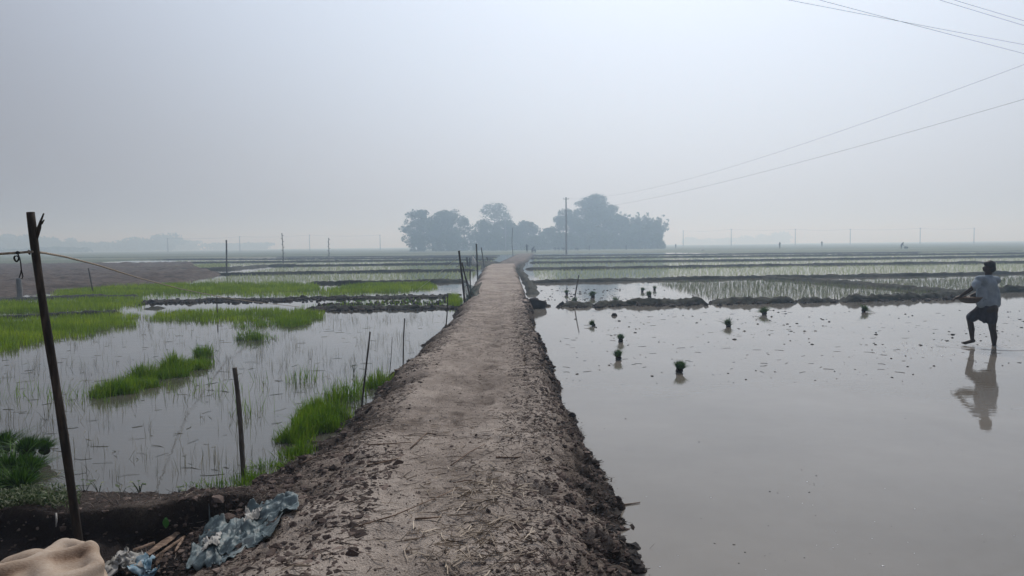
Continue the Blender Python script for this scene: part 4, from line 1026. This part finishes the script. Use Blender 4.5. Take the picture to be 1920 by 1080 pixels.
# ------------------------------------------------------------------ trees
def leaf_cloud(blobs, per, size, seed, shell=0.55):
    r = np.random.default_rng(seed); Ps = []
    for (cx, cy, cz, rx, ry, rz) in blobs:
        n = int(per * (rx * rz) ** 0.9)
        d = r.normal(size=(n, 3)); d /= np.linalg.norm(d, axis=1)[:, None]
        q = shell + (1 - shell) * r.random(n) ** 0.6; q *= 1 + 0.22 * (r.random(n) - 0.4)
        Ps.append(d * q[:, None] * np.array([rx, ry, rz]) + np.array([cx, cy, cz]))
    P = np.concatenate(Ps); n = len(P)
    s = size * r.uniform(0.5, 1.4, n)
    u = r.normal(size=(n, 3)); u /= np.linalg.norm(u, axis=1)[:, None]; v = np.cross(u, r.normal(size=(n, 3))); v /= np.linalg.norm(v, axis=1)[:, None]
    a = u * s[:, None]; b = v * (s * 0.6)[:, None]
    V = np.stack([P - a, P + b, P + a, P - b], 1).reshape(-1, 3)
    F = np.arange(n * 4).reshape(n, 4)
    return raw_mesh('crown', V, F, False, np.repeat(r.random(n), 4))
def tree(px, pyb, width_px, top_px, depth, label, seed, nbl=34, base_frac=0.25, airy=1.0, name='broadleaf_tree', leaf=0.34, group='trees of the grove in the paddies', shape='round'):
    r = random.Random(seed); s = depth / 1400; b = ray(px, pyb, depth); b.z = 0.05
    hgt = ray(px, top_px, depth).z - b.z; wd = width_px * s
    e = empty(name, b, label, 'tree', group)
    mb = MB(); r0 = hgt * 0.022 + 0.05; tips = []
    trunk_top = Vector((r.uniform(-.05, .05) * wd, 0, hgt * 0.62))
    mb.tube([(0, 0, -0.4), (0, 0, hgt * .15), tuple(trunk_top * 0.55), tuple(trunk_top)], [r0 * 1.25, r0, r0 * .75, r0 * .35], 8)
    for k in range(9):
        z0 = r.uniform(.22, .58); p = trunk_top * (z0 / .62); a = r.random() * 6.28; l = wd * r.uniform(.25, .45)
        q = p + Vector((math.cos(a) * l, math.sin(a) * l * .8, hgt * r.uniform(.12, .32)))
        mb.tube([p, (p + q) / 2 + Vector((0, 0, -.05 * hgt)), q], [r0 * .4, r0 * .25, r0 * .1], 5); tips.append(q)
    link('trunk', mb.mesh('trunk'), M_BARK, e)
    blobs = []
    nbl = int(nbl * 1.8)
    for k in range(nbl):
        a = r.random() * 6.28; rr = math.sqrt(r.random()); zt = base_frac + (1 - base_frac) * r.random() ** 0.8
        if shape == 'round': lim = math.sqrt(max(0.05, 1 - ((zt - 0.52) / 0.52) ** 2))
        elif shape == 'top': lim = math.sqrt(max(0.04, 1 - ((zt - 0.72) / 0.33) ** 2))
        elif shape == 'low': lim = math.sqrt(max(0.05, 1 - zt ** 2.6))
        else: lim = 1 - 0.35 * zt ** 3
        br = wd * (r.uniform(.05, .12) if k % 3 else r.uniform(.11, .17))
        x = math.cos(a) * rr * (wd / 2 - br * .6) * lim; y_ = math.sin(a) * rr * (wd / 2) * lim * .8
        blobs.append((x, y_, zt * (hgt - br * .7), br, br, br * r.uniform(.6, .85)))
    link('crown', leaf_cloud(blobs, 60 * airy, leaf * .85, seed, .35), M_CROWN, e)
    return e
def bamboo(px, pyb, top_px, width_px, depth, label, seed, nc=16):
    r = random.Random(seed); s = depth / 1400; b = ray(px, pyb, depth); b.z = 0.05; hgt = ray(px, top_px, depth).z; wd = width_px * s
    e = empty('bamboo_clump', b, label, 'bamboo', 'bamboo at the right end of the grove'); mb = MB(); blobs = []
    for k in range(nc):
        a = r.random() * 6.28; l = wd * .5 * r.uniform(.1, 1.0); h_ = hgt * r.uniform(.72, 1.0); pts = []
        for i in range(8):
            t_ = i / 7; x = math.cos(a) * (0.2 * l * t_ + l * .8 * t_ ** 2.6) ; y_ = math.sin(a) * (0.2 * l * t_ + l * .8 * t_ ** 2.6)
            z_ = h_ * (t_ - .10 * t_ ** 4); pts.append((x, y_, z_))
            if i > 1:
                q = 0.5 + 1.0 * math.sin(math.pi * min(1, t_ * .95)); blobs.append((x, y_, z_, q, q, q * .8)); 
                if i < 7: blobs.append((x * 1.15 + r.uniform(-.6, .6), y_ + r.uniform(-.6, .6), z_ - .8, q, q, q * .8))
        mb.tube(pts, np.linspace(.07, .015, 8), 5)
    link('culms', mb.mesh('culms'), M_BARK, e)
    link('foliage', leaf_cloud(blobs, 34, .30, seed, .1), M_CROWN, e)
D0 = 290
tree(785, 471, 72, 392, D0, 'leftmost large tree of the grove, its low crown nearly reaching the ground', 1, 46, .12, 1.0)
tree(840, 471, 84, 392, D0 + 6, 'wide round tree second from the left in the grove', 2, 50, .14, 1.0)
tree(812, 471, 60, 410, D0 + 12, 'lower tree filling the gap between the two left trees of the grove', 3, 40, .0, 1.1, shape='low')
tree(872, 471, 44, 408, D0 + 4, 'narrow lower tree at the right shoulder of the wide round one', 4, 30, .0, 1.0, shape='low')
tree(927, 471, 74, 379, D0 + 25, 'tall open-crowned tree with sky showing through, left centre of the grove', 5, 26, .50, .55, shape='top')
tree(905, 471, 72, 412, D0, 'low dense tree below the open-crowned tall one, left side', 6, 40, .0, 1.2, shape='low')
tree(948, 471, 78, 410, D0 + 3, 'low dense tree below the open-crowned tall one, right side', 7, 40, .0, 1.2, shape='low')
tree(988, 471, 72, 414, D0 + 6, 'low rounded tree in the dip in the middle of the grove', 8, 42, .0, 1.2, shape='low')
tree(1030, 471, 60, 426, D0 + 2, 'low tree at the foot of the stepped rise right of the dip', 9, 42, .0, 1.2, shape='low')
tree(1062, 470, 66, 390, D0 + 6, 'mid-height tree behind the tall electricity pole, with a twig cluster on its left', 10, 46, .0, 1.1, shape='low')
tree(1116, 470, 94, 363, D0 + 14, 'tallest domed tree of the grove, right of the tall electricity pole', 11, 70, .05, 1.05)
tree(1090, 470, 60, 408, D0, 'dense lower tree in front of the left half of the tallest tree', 12, 44, .0, 1.2, shape='low')
tree(1135, 470, 60, 392, D0 + 4, 'dense lower tree in front of the right half of the tallest tree', 13, 46, .0, 1.2, shape='low')
tree(1160, 470, 56, 402, D0 + 8, 'dense tree joining the tallest one to the bamboo', 14, 42, .0, 1.2, shape='low')
bamboo(1172, 470, 390, 50, D0 + 3, 'leftmost bamboo clump, next to the dense joining tree', 21)
bamboo(1196, 470, 392, 52, D0 + 6, 'middle bamboo clump with feathery tips', 22)
bamboo(1218, 470, 396, 54, D0 + 1, 'arching bamboo clump second from the right end', 23)
bamboo(1232, 470, 402, 44, D0 + 5, 'rightmost bamboo clump with tips drooping over the field', 24)
bamboo(1205, 470, 415, 60, D0 - 3, 'low bushy bamboo clump in front of the others', 25, 18)
for k, (px, wpx, tp, lab) in enumerate(((783, 44, 440, 'small shrub under the leftmost tree of the grove'), (845, 70, 434, 'broad shrub under the wide round tree'), (925, 80, 436, 'broad shrub under the open-crowned tall tree'),
        (1005, 66, 440, 'shrub at the foot of the dip in the grove'), (1060, 70, 434, 'shrub under the mid-height tree behind the tall pole'), (1125, 80, 432, 'broad shrub under the tallest tree'),
        (1185, 76, 430, 'shrub under the left bamboo clumps'), (1226, 50, 432, 'shrub under the rightmost bamboo clump'))):
    tree(px, 471, wpx, tp, D0 - 8, lab, 50 + k, 44, .0, 1.2, name='shrub', shape='low')
# distant woods that read as one mass
def far_wood(x0, x1, top, depth, seed):
    r = np.random.default_rng(seed); blobs = []; s = depth / 1400
    for k in range(int((x1 - x0) / 3)):
        px = r.uniform(x0, x1); b = ray(px, 470, depth); h_ = (468 - top) * s * r.uniform(.6, 1.05) * (0.75 + .25 * math.sin(px * .02 + seed))
        for q in range(3): blobs.append((b.x + r.uniform(-6, 6), b.y + r.uniform(-25, 25), h_ * (.25 + .3 * q), 7, 7, h_ * .22))
    link('far_wood', leaf_cloud(blobs, 5, 1.4, seed, .3), M_CROWN, kind='stuff')
far_wood(-150, 330, 436, 800, 1); far_wood(300, 500, 445, 950, 2); far_wood(1290, 1480, 446, 1250, 3); far_wood(-150, 130, 455, 600, 4)

# ------------------------------------------------------------------ people far off
M_SKIN = material('skin', 0.6, (0.035, 0.02, 0.014), 0.3)[0]
M_DARKCL = material('dark_cloth', 0.9, (0.03, 0.03, 0.035), 0.2)[0]
M_PALECL = material('grey_cloth', 0.9, (0.16, 0.17, 0.18), 0.2)[0]
def far_person(px, py, depth, pose, label, cloth_mat=None, turn=0.0):
    b = ray(px, py, depth); b.z = max(b.z, 0.0) if b.z > 0.02 else 0.0
    e = empty('person', b, label, 'person'); mb = MB(); cl = MB()
    if pose == 'stand':
        hip = Vector((0, 0, .86)); ch = Vector((0.02, 0, 1.32)); hd = Vector((.03, 0, 1.58)); arms = [Vector((.34, -.1, 1.12)), Vector((-.32, .1, 1.05))]
    elif pose == 'elbows':
        hip = Vector((0, 0, .88)); ch = Vector((0, 0, 1.34)); hd = Vector((0, 0, 1.6)); arms = [Vector((.42, -.1, 1.2)), Vector((-.42, -.1, 1.2))]
    elif pose == 'bend':
        hip = Vector((0.1, 0, .82)); ch = Vector((-.38, 0, .78)); hd = Vector((-.62, 0, .68)); arms = [Vector((-.42, -.1, .22)), Vector((-.5, .12, .25))]
    else:   # lean
        hip = Vector((0, 0, .86)); ch = Vector((.3, 0, 1.2)); hd = Vector((.45, 0, 1.42)); arms = [Vector((.5, -.15, .8)), Vector((.55, .15, .82))]
    for s in (-1, 1):
        k = hip * .55 + Vector((.12 * s, .05 * s, 0)); f = Vector((.16 * s, .05 * s, .0))
        capsule(mb, hip + Vector((.08 * s, 0, 0)), k, .095, .07, 8); capsule(mb, k, f, .07, .045, 8)
    capsule(mb, hip, ch, .15, .17, 10); capsule(mb, ch, hd, .07, .07, 8); ball(mb, hd, .125)
    for s, a in zip((1, -1), arms):
        sh = ch + Vector((.0, .0, .02)) + Vector((.2 * s if pose in ('stand', 'elbows') else 0, .2 * s, 0)); m = (sh + a) / 2 + Vector((.08 * s, 0, -.02))
        capsule(mb, sh, m, .055, .045, 8); capsule(mb, m, a, .045, .035, 8)
    capsule(cl, hip + Vector((0, 0, .02)), ch, .185, .20, 10); capsule(cl, hip + Vector((0, 0, .0)), hip * .62, .19, .17, 10)
    link('body', remeshed(mb, 'body', .03, 2), M_SKIN, e); link('clothes', remeshed(cl, 'clothes', .04, 2), cloth_mat or M_DARKCL, e)
    e.rotation_euler.z = turn
    return e
far_person(988, 473, 155, 'elbows', 'distant person standing on the bend of the path with elbows out')
far_person(998, 475, 160, 'lean', 'distant person leaning beside the standing one at the bend of the path', turn=0.3)
far_person(1003, 476, 175, 'bend', 'tiny crouching person beyond the pair at the path bend')
far_person(1041, 470, 230, 'bend', 'tiny bent worker in the bright far paddy, left of the tall pole, leftmost')
far_person(1048, 470, 228, 'bend', 'tiny bent worker in the bright far paddy, left of the tall pole, middle')
far_person(1057, 470.5, 225, 'bend', 'tiny bent worker in the bright far paddy, touching the tall pole')
far_person(1083, 470.5, 225, 'bend', 'tiny bent worker in the bright far paddy, right of the tall pole')
far_person(1105, 470, 225, 'stand', 'tiny upright worker before the tallest trees, right of the tall pole', turn=.5)
far_person(1174, 469.5, 225, 'stand', 'tiny upright person before the bamboo')
far_person(1267, 467, 240, 'stand', 'tiny upright person on the field right of the grove', turn=1.)
far_person(1462, 466, 190, 'stand', 'distant person in wide dark cloth walking on the far right field', turn=.4)
far_person(1541, 462.5, 230, 'stand', 'tiny person standing far off between two horizon poles', turn=2.)
p = far_person(1690, 467, 165, 'lean', 'distant man leaning over a machine on the far right field', turn=0.2)
# hand tiller by the leaning man
e = empty('hand_tiller', p.location + Vector((0.9, 0, 0)), 'low dark tilling machine under the leaning man far right', 'tiller')
mb = MB(); capsule(mb, (-.1, 0, .35), (.5, 0, .3), .2, .14, 8); link('engine', remeshed(mb, 'engine', .04, 1), M_DARKCL, e)
for s in (-.25, .25):
    th = np.linspace(0, 6.283, 13); mb = MB().tube([(0.15 + .28 * math.cos(a), s, .28 + .28 * math.sin(a)) for a in th], .035, 5, False); link('wheel', mb.mesh('wheel'), M_DARKCL, e)
    mb = MB().tube([(0, s * .6, .5), (-.6, s * .8, .85)], .02, 5); link('handle', mb.mesh('handle'), M_DARKCL, e)
# small white sacks on the field
mb = MB(); capsule(mb, (-.25, 0, .15), (.25, 0, .2), .25, .2, 8); me = remeshed(mb, 'sack', .05, 2)
o = link('sack', me, M_BAG, label='white sack lying alone on the far field right of the grove', cat='sack'); o.location = ray(1317, 467, 190); o.location.z = 0.12

# ------------------------------------------------------------------ man with the basket
DM = 13.75
def J(px, py, dz=0.0): return ray(px, py, DM + dz)
M_SKIN2 = noise_mat('brown_skin', [(0.3, (0.022, 0.013, 0.009)), (0.7, (0.042, 0.025, 0.018))], 30, 0.55, 0.15, 0.003)
M_SHIRT = noise_mat('blue_grey_shirt', [(0.35, (0.20, 0.25, 0.30)), (0.65, (0.29, 0.345, 0.40))], 6, 0.9, 0.5, 0.02, 12)
M_SHORT = noise_mat('dark_lungi_cloth', [(0.35, (0.018, 0.017, 0.026)), (0.65, (0.04, 0.036, 0.05))], 14, 0.9, 0.6, 0.02, 20, stretch=(1, 1, .4))
M_HAIR = material('black_hair', 0.6, (0.008, 0.007, 0.008), 0.3)[0]
man = empty('person', J(1845, 650), 'man in blue-grey shirt and dark wrapped shorts wading with a basket, seen from behind', 'person')
O = Vector(man.location)
def Q(px, py, dz=0.0): return J(px, py, dz) - O
mb = MB()
# legs (far front leg, near standing leg)
hipF, hipN = Q(1842, 580, .08), Q(1858, 580, -.06)
kF, aF = Q(1818, 597, .16), Q(1823, 636, .12); kN, aN = Q(1861, 617, -.10), Q(1864, 647, -.02)
capsule(mb, hipF, kF, .085, .058); capsule(mb, kF, aF * .55 + kF * .45 + Vector((.012, 0, 0)), .052, .054); capsule(mb, aF * .5 + kF * .5 + Vector((.01, 0, 0)), aF, .052, .033)
capsule(mb, hipN, kN, .088, .06); capsule(mb, kN, aN * .5 + kN * .5 + Vector((.014, 0, 0)), .054, .056); capsule(mb, aN * .5 + kN * .5 + Vector((.012, 0, 0)), aN, .054, .034)
capsule(mb, aF + Vector((.02, 0, -.03)), Q(1809, 643, .10), .036, .030); capsule(mb, Q(1811, 643, .10), Q(1804, 642.5, .1), .032, .018)
for k in range(4): capsule(mb, Q(1806, 643, .07 + k * .022), Q(1802.5, 643, .06 + k * .026), .011, .009, 8)
capsule(mb, aN + Vector((.01, 0, -.02)), Q(1857, 652, .0), .036, .028); capsule(mb, Q(1858, 652), Q(1852, 652.5, .02), .030, .018)
# trunk, neck, head
pel, wst, chs = Q(1850, 577), Q(1853, 560, -.01), Q(1852, 535)
capsule(mb, hipF, hipN, .115, .12); capsule(mb, pel, wst, .12, .11); capsule(mb, wst, chs, .11, .118)
shL, shR = Q(1836, 524, -.10), Q(1868, 525, .10)
capsule(mb, shL, shR, .055, .055); capsule(mb, chs, Q(1853, 524), .11, .08)
capsule(mb, Q(1853, 522), Q(1854, 506), .062, .060)
hd = Q(1855, 500); ball(mb, hd, .090, (.88, 1.0, 1.15)); ball(mb, hd + Vector((-.03, .02, -.045)), .068, (1, 1, 1))
capsule(mb, hd + Vector((-.085, .035, -.01)), hd + Vector((-.092, .042, -.028)), .013, .012, 8)      # nose
capsule(mb, hd + Vector((-.075, .03, -.06)), hd + Vector((-.085, .035, -.062)), .02, .016, 8)       # lips
ball(mb, hd + Vector((.0, -.088, -.01)), .028, (.8, .35, 1.1)); ball(mb, hd + Vector((.03, .088, -.01)), .028, (.8, .35, 1.1))   # ears
# arms: near (left) arm to the basket rim, far arm into the basket
elL, haL = Q(1822, 541, -.16), Q(1800, 556, -.05)
capsule(mb, shL, elL, .052, .042); capsule(mb, elL, haL, .040, .027)
elR, haR = Q(1840, 546, .18), Q(1819, 555, .16)
capsule(mb, shR, elR, .052, .042); capsule(mb, elR, haR, .040, .027)
def hand(p, d, side, curl):
    d = Vector(d).normalized(); n_ = Vector((0, 0, 1)); s_ = d.cross(n_).normalized() * side
    pal = p + d * .05; capsule(mb, p, pal + d * .02, .024, .024, 10); capsule(mb, p + s_ * .018, pal + s_ * .022 + d * .015, .018, .018, 8); capsule(mb, p - s_ * .016, pal - s_ * .022 + d * .01, .017, .016, 8)
    for k, l in enumerate((.062, .07, .066, .052)):
        b0 = pal + d * .02 + s_ * (.030 - .020 * k); m1 = b0 + d * l * .5 + Vector((0, 0, -curl * .012)); m2 = m1 + d * l * .35 + Vector((0, 0, -curl * .035))
        capsule(mb, b0, m1, .0095, .009, 8); capsule(mb, m1, m2, .009, .0075, 8)
    t0 = p + s_ * .026 + d * .012; t1 = t0 + s_ * .028 + d * .028; capsule(mb, t0, t1, .012, .0105, 8); capsule(mb, t1, t1 + d * .026 + s_ * .004, .0105, .0085, 8)
hand(haL, (-1, .25, -.35), 1, 1.0); hand(haR, (-1, .0, -.5), -1, 1.0)
link('body', remeshed(mb, 'body', .0075, 4), M_SKIN2, man)
# shirt
mb = MB()
capsule(mb, Q(1853, 568), Q(1853, 552), .148, .140, 20); capsule(mb, Q(1853, 552), Q(1852, 534), .140, .155, 20); capsule(mb, Q(1852, 535), Q(1853, 526), .150, .115, 18)
capsule(mb, Q(1839, 569, -.07), Q(1841, 545, -.05), .085, .09, 14); capsule(mb, Q(1866, 570, .03), Q(1864, 545, .03), .09, .095, 14)
capsule(mb, shL + Vector((.02, .02, 0)), Q(1830, 534, -.14), .074, .070, 14); capsule(mb, Q(1830, 533, -.14), Q(1826, 539, -.155), .070, .064, 14)
capsule(mb, shR - Vector((.03, .02, 0)), Q(1861, 538, .13), .07, .065, 14); capsule(mb, shL, shR, .078, .078, 14)
capsule(mb, Q(1853, 522), Q(1853.5, 516), .078, .064, 14)
capsule(mb, Q(1870, 574, .02), Q(1872.5, 576, .02), .03, .012, 8)
me = remeshed(mb, 'shirt', .011, 5)
V = np.empty(len(me.vertices) * 3, dtype=np.float32); me.vertices.foreach_get('co', V); V = V.reshape(-1, 3)
V += 0.006 * np.stack([fbm(V[:, 0] * 3 + V[:, 2] * 9, V[:, 1] * 9 + V[:, 2] * 3, 3, 3), fbm(V[:, 0] * 6 + V[:, 2] * 9, V[:, 1] * 9, 8, 3), 0 * V[:, 0]], 1)
hem = float(Q(1850, 578).z); V[:, 2] = np.where(V[:, 2] < hem, hem + 0.015 * (V[:, 2] - hem), V[:, 2])
me.vertices.foreach_set('co', V.ravel()); me.update(); link('shirt', me, M_SHIRT, man)
# wrapped shorts
mb = MB()
capsule(mb, Q(1846, 579, .05), Q(1823, 594, .14), .125, .098, 16); capsule(mb, Q(1857, 579, -.04), Q(1860, 601, -.08), .128, .095, 16)
capsule(mb, Q(1850, 576), Q(1843, 594), .14, .09, 16); capsule(mb, Q(1846, 592), Q(1846, 603, -.02), .055, .035, 10); capsule(mb, Q(1836, 592, .04), Q(1852, 600, -.04), .07, .06, 10)
me = remeshed(mb, 'wrapped_shorts', .011, 3)
V = np.empty(len(me.vertices) * 3, dtype=np.float32); me.vertices.foreach_get('co', V); V = V.reshape(-1, 3)
V += 0.012 * np.stack([fbm(V[:, 0] * 14 + V[:, 2] * 3, V[:, 1] * 14, 13, 3), fbm(V[:, 0] * 14, V[:, 1] * 14 + 4, 18, 3), 0 * V[:, 0]], 1)
me.vertices.foreach_set('co', V.ravel()); me.update(); link('wrapped_shorts', me, M_SHORT, man)
for k, (cx_, cy_) in enumerate(((aF.x + O.x, aF.y + O.y), (aN.x + O.x, aN.y + O.y))):
    rr_ = np.linspace(0.03, 0.62, 60); th_ = np.linspace(0, 6.2832, 73)
    RR, TT = np.meshgrid(rr_, th_)
    zz_ = 0.004 + 0.0035 * np.sin(RR * 62) * np.exp(-RR * 3.2) + 0.0015 * fbm(RR * 14, TT * 3, 5 + k, 3) * np.exp(-RR * 2) - 0.0035 * sstep(.5, .62, RR)
    i_ = np.arange(72 * 60).reshape(72, 60)[:, :-1].ravel(); F_ = np.stack([i_, i_ + 1, i_ + 61, i_ + 60], 1)
    link('water_ripple', raw_mesh('water_ripple', np.stack([cx_ + RR * np.cos(TT), cy_ + RR * np.sin(TT), zz_ + .003 * k], -1).reshape(-1, 3), F_), M_WATER, kind='structure')
# hair
mb = MB(); ball(mb, hd + Vector((.014, -.012, .02)), .096, (.90, 1.0, 1.08)); ball(mb, hd + Vector((.030, -.022, -.035)), .080, (.9, .98, 1)); ball(mb, hd + Vector((-.026, .01, .05)), .066, (1, 1, .8))
me = remeshed(mb, 'hair', .008, 5)
V = np.empty(len(me.vertices) * 3, dtype=np.float32); me.vertices.foreach_get('co', V); V = V.reshape(-1, 3)
V *= 1; V += 0.003 * np.stack([vnoise(V[:, 0] * 60, V[:, 2] * 60, 3), vnoise(V[:, 1] * 60, V[:, 2] * 60, 5), vnoise(V[:, 0] * 60, V[:, 1] * 60, 7)], 1)
me.vertices.foreach_set('co', V.ravel()); me.update(); link('hair', me, M_HAIR, man)
# basket
M_BASKET = noise_mat('woven_basket', [(0.3, (0.05, 0.04, 0.032)), (0.6, (0.12, 0.10, 0.08))], 40, 0.85, 0.6, 0.004, 80, stretch=(1, 1, 2))
bc = J(1819, 560, .04); e = empty('basket', bc, 'wide shallow dark basket held in front of the man at waist height', 'basket')
def lathe(prof, n=28):
    V = [(r_ * math.cos(2 * math.pi * j / n), r_ * math.sin(2 * math.pi * j / n), z_) for r_, z_ in prof for j in range(n)]
    F = [(i * n + j, i * n + (j + 1) % n, (i + 1) * n + (j + 1) % n, (i + 1) * n + j) for i in range(len(prof) - 1) for j in range(n)]
    return V, F
link('bowl', MB().add(*lathe([(.0001, -.085), (.09, -.082), (.15, -.06), (.20, -.01), (.215, .025), (.205, .025), (.19, -.005), (.14, -.045), (.0001, -.065)])).mesh('bowl'), M_BASKET, e)
th = np.linspace(0, 6.2832, 33); link('rim', MB().tube([(.212 * math.cos(a), .212 * math.sin(a), .028) for a in th], .011, 6, False).mesh('rim'), M_BARKP, e)
V, F, tn = straws(np.stack([rng.normal(0, .08, 60), rng.normal(0, .08, 60), rng.uniform(-.02, .03, 60)], 1), rng.uniform(.05, .16, 60), .004, tilt=.3)
link('contents', raw_mesh('contents', V, F, False, tn), M_FIBRE, e, kind='stuff')

# ------------------------------------------------------------------ cow lying at the near left, only its hindquarters in view
M_COW, t, b = material('tan_hide', 0.85, spec=0.2)
a_ = t.nodes.new('ShaderNodeAttribute'); a_.attribute_name = 'tone'
nz = noise(t, 9, 6, 0.7, posn(t)); ad = t.nodes.new('ShaderNodeMath'); ad.operation = 'MULTIPLY_ADD'; ad.inputs[1].default_value = 0.55
t.links.new(nz.outputs['Fac'], ad.inputs[0]); t.links.new(a_.outputs['Fac'], ad.inputs[2])
hair_n = noise(t, 260, 2, 0.5, posn(t, (0.25, 1, 1))); ad2 = t.nodes.new('ShaderNodeMath'); ad2.operation = 'MULTIPLY_ADD'; ad2.inputs[1].default_value = 0.5
t.links.new(hair_n.outputs['Fac'], ad2.inputs[0]); t.links.new(ad.outputs[0], ad2.inputs[2])
r_ = ramp(t, [(0.35, (0.46, 0.385, 0.31)), (0.62, (0.34, 0.255, 0.185)), (0.85, (0.22, 0.145, 0.095)), (1.0, (0.13, 0.08, 0.05))])
t.links.new(ad2.outputs[0], r_.inputs[0]); t.links.new(r_.outputs[0], b.inputs['Base Color']); bump(t, b, hair_n.outputs['Fac'], 0.6, 0.004)
cow = empty('cow', (-2.35, 3.55, -0.15), 'tan cow lying down at the bottom left corner, its bony hindquarters in view', 'cow')
CO = Vector(cow.location)
def C(px, py, d): return ray(px, py, d) - CO
mb = MB()
tail = C(170, 1030, 3.34); hookF = C(120, 1022, 3.52); hookN = C(96, 1112, 3.02); spine1 = C(72, 1064, 3.24); spine2 = C(-60, 1088, 3.1); spine3 = C(-330, 1118, 3.0)
pinN = C(184, 1064, 3.2)
down = Vector((0, 0, -1))
capsule(mb, tail, spine1, .045, .05); capsule(mb, spine1, spine2, .05, .05); capsule(mb, spine2, spine3, .05, .06)
capsule(mb, hookF, tail, .038, .035); capsule(mb, hookN, pinN, .06, .035); capsule(mb, tail, pinN, .035, .035); capsule(mb, hookF, spine1, .04, .06); capsule(mb, hookN, spine1, .06, .06)
capsule(mb, C(112, 1064, 3.22) + down * .06, C(150, 1060, 3.24) + down * .06, .09, .08); capsule(mb, C(110, 1090, 3.12) + down * .05, C(160, 1080, 3.15) + down * .07, .09, .08)
capsule(mb, C(110, 1046, 3.36) + down * .07, C(140, 1045, 3.36) + down * .07, .09, .08)
for a, b_, r1_, r2_ in ((spine1, hookN, .10, .13), (tail, pinN, .06, .07)):
    capsule(mb, a + down * .12, b_ + down * .15, r1_, r2_)
capsule(mb, tail + down * .18 + Vector((-.14, 0, 0)), spine2 + down * .25, .13, .24); capsule(mb, spine2 + down * .25, spine3 + down * .27, .25, .27)
belly = C(66, 1062, 3.46); capsule(mb, belly + down * .0, C(28, 1068, 3.46) + down * .015, .085, .09); capsule(mb, C(28, 1068, 3.46) + down * .06, C(-60, 1100, 3.4) + down * .12, .09, .12); capsule(mb, C(-60, 1100, 3.4) + down * .12, C(-330, 1120, 3.3) + down * .15, .15, .2)
capsule(mb, pinN + down * .14 + Vector((-.05, 0, 0)), C(90, 1170, 3.0) + down * .2, .11, .16); capsule(mb, tail + down * .15 + Vector((-.08, .02, 0)), hookF + down * .14, .08, .11)
capsule(mb, hookF + down * .14, belly + down * .2, .10, .12)
# hind leg folded, front, neck and head (beyond the frame)
gz = 0.0
th1 = C(90, 1190, 3.0); kn = Vector((th1.x - .35, th1.y - .12, .16)); capsule(mb, Vector((th1.x, th1.y, .3)), kn, .14, .09); hk = Vector((kn.x + .42, kn.y - .06, .07)); capsule(mb, kn, hk, .07, .05); capsule(mb, hk, hk + Vector((-.32, -.06, -.02)), .045, .04); capsule(mb, hk + Vector((-.32, -.06, -.02)), hk + Vector((-.42, -.08, -.03)), .045, .035)
sh_ = spine3 + down * .15; capsule(mb, sh_, Vector((sh_.x - .2, sh_.y, .3)), .22, .16); nk = sh_ + Vector((-.5, .05, .15)); capsule(mb, sh_ + Vector((-.05, 0, .02)), nk, .17, .11)
hd_ = nk + Vector((-.2, 0, .05)); capsule(mb, nk, hd_, .11, .11); capsule(mb, hd_, hd_ + Vector((-.28, 0, -.14)), .10, .06)
for s in (-1, 1):
    capsule(mb, hd_ + Vector((.03, .09 * s, .05)), hd_ + Vector((.06, .24 * s, .02)), .035, .015, 8)
    fl = Vector((sh_.x - .15, sh_.y + .16 * s, .2)); capsule(mb, fl, fl + Vector((-.3, 0, -.1)), .08, .055); capsule(mb, fl + Vector((-.3, 0, -.1)), fl + Vector((.02, .02, -.14)), .045, .04)
tp_ = tail + Vector((.05, -.02, -.03)); capsule(mb, tail, tp_ + down * .2, .03, .02, 8); capsule(mb, tp_ + down * .2, tp_ + down * .42, .02, .015, 8)
capsule(mb, C(40, 1092, 3.12) + down * .10, C(140, 1080, 3.18) + down * .10, .14, .11); capsule(mb, C(20, 1130, 3.0) + down * .08, C(120, 1115, 3.05) + down * .09, .15, .13)
me = remeshed(mb, 'body', .014, 14, .7)
V = np.empty(len(me.vertices) * 3, dtype=np.float32); me.vertices.foreach_get('co', V); V = V.reshape(-1, 3)
V += 0.0035 * np.stack([0 * V[:, 0], fbm(V[:, 0] * 7, V[:, 2] * 7, 3, 3), fbm(V[:, 0] * 12, V[:, 1] * 6, 8, 3)], 1)
# ribs and skin folds running down the flank, darker hide along the spine
V[:, 2] += 0.0015 * np.sin(V[:, 0] * 55 + 8 * V[:, 1])
me.vertices.foreach_set('co', V.ravel())
def seg_d(P, a, b):
    a = np.array(a[:]); b = np.array(b[:]); t_ = np.clip(((P - a) @ (b - a)) / ((b - a) @ (b - a)), 0, 1); return np.linalg.norm(P - (a + t_[:, None] * (b - a)), axis=1)
off = Vector((0, -.05, .0))
dd = np.minimum(np.minimum(seg_d(V, spine1 + off, tail + off), seg_d(V, spine2 + off, spine1 + off)), seg_d(V, spine3 + off, spine2 + off))
tn = 0.36 * np.exp(-(dd / 0.045) ** 2) + 0.05 * fbm(V[:, 0] * 4, V[:, 1] * 4, 5, 3)
at2 = me.attributes.new('tone', 'FLOAT', 'POINT'); at2.data.foreach_set('value', tn.astype(np.float32)); me.update()
link('body', me, M_COW, cow)
for s in (-1, 1):
    link('horn', MB().tube([hd_ + Vector((.02, .07 * s, .08)), hd_ + Vector((.03, .13 * s, .15)), hd_ + Vector((0, .13 * s, .24))], [.022, .017, .006], 8).mesh('horn'), M_DARKCORD, cow)
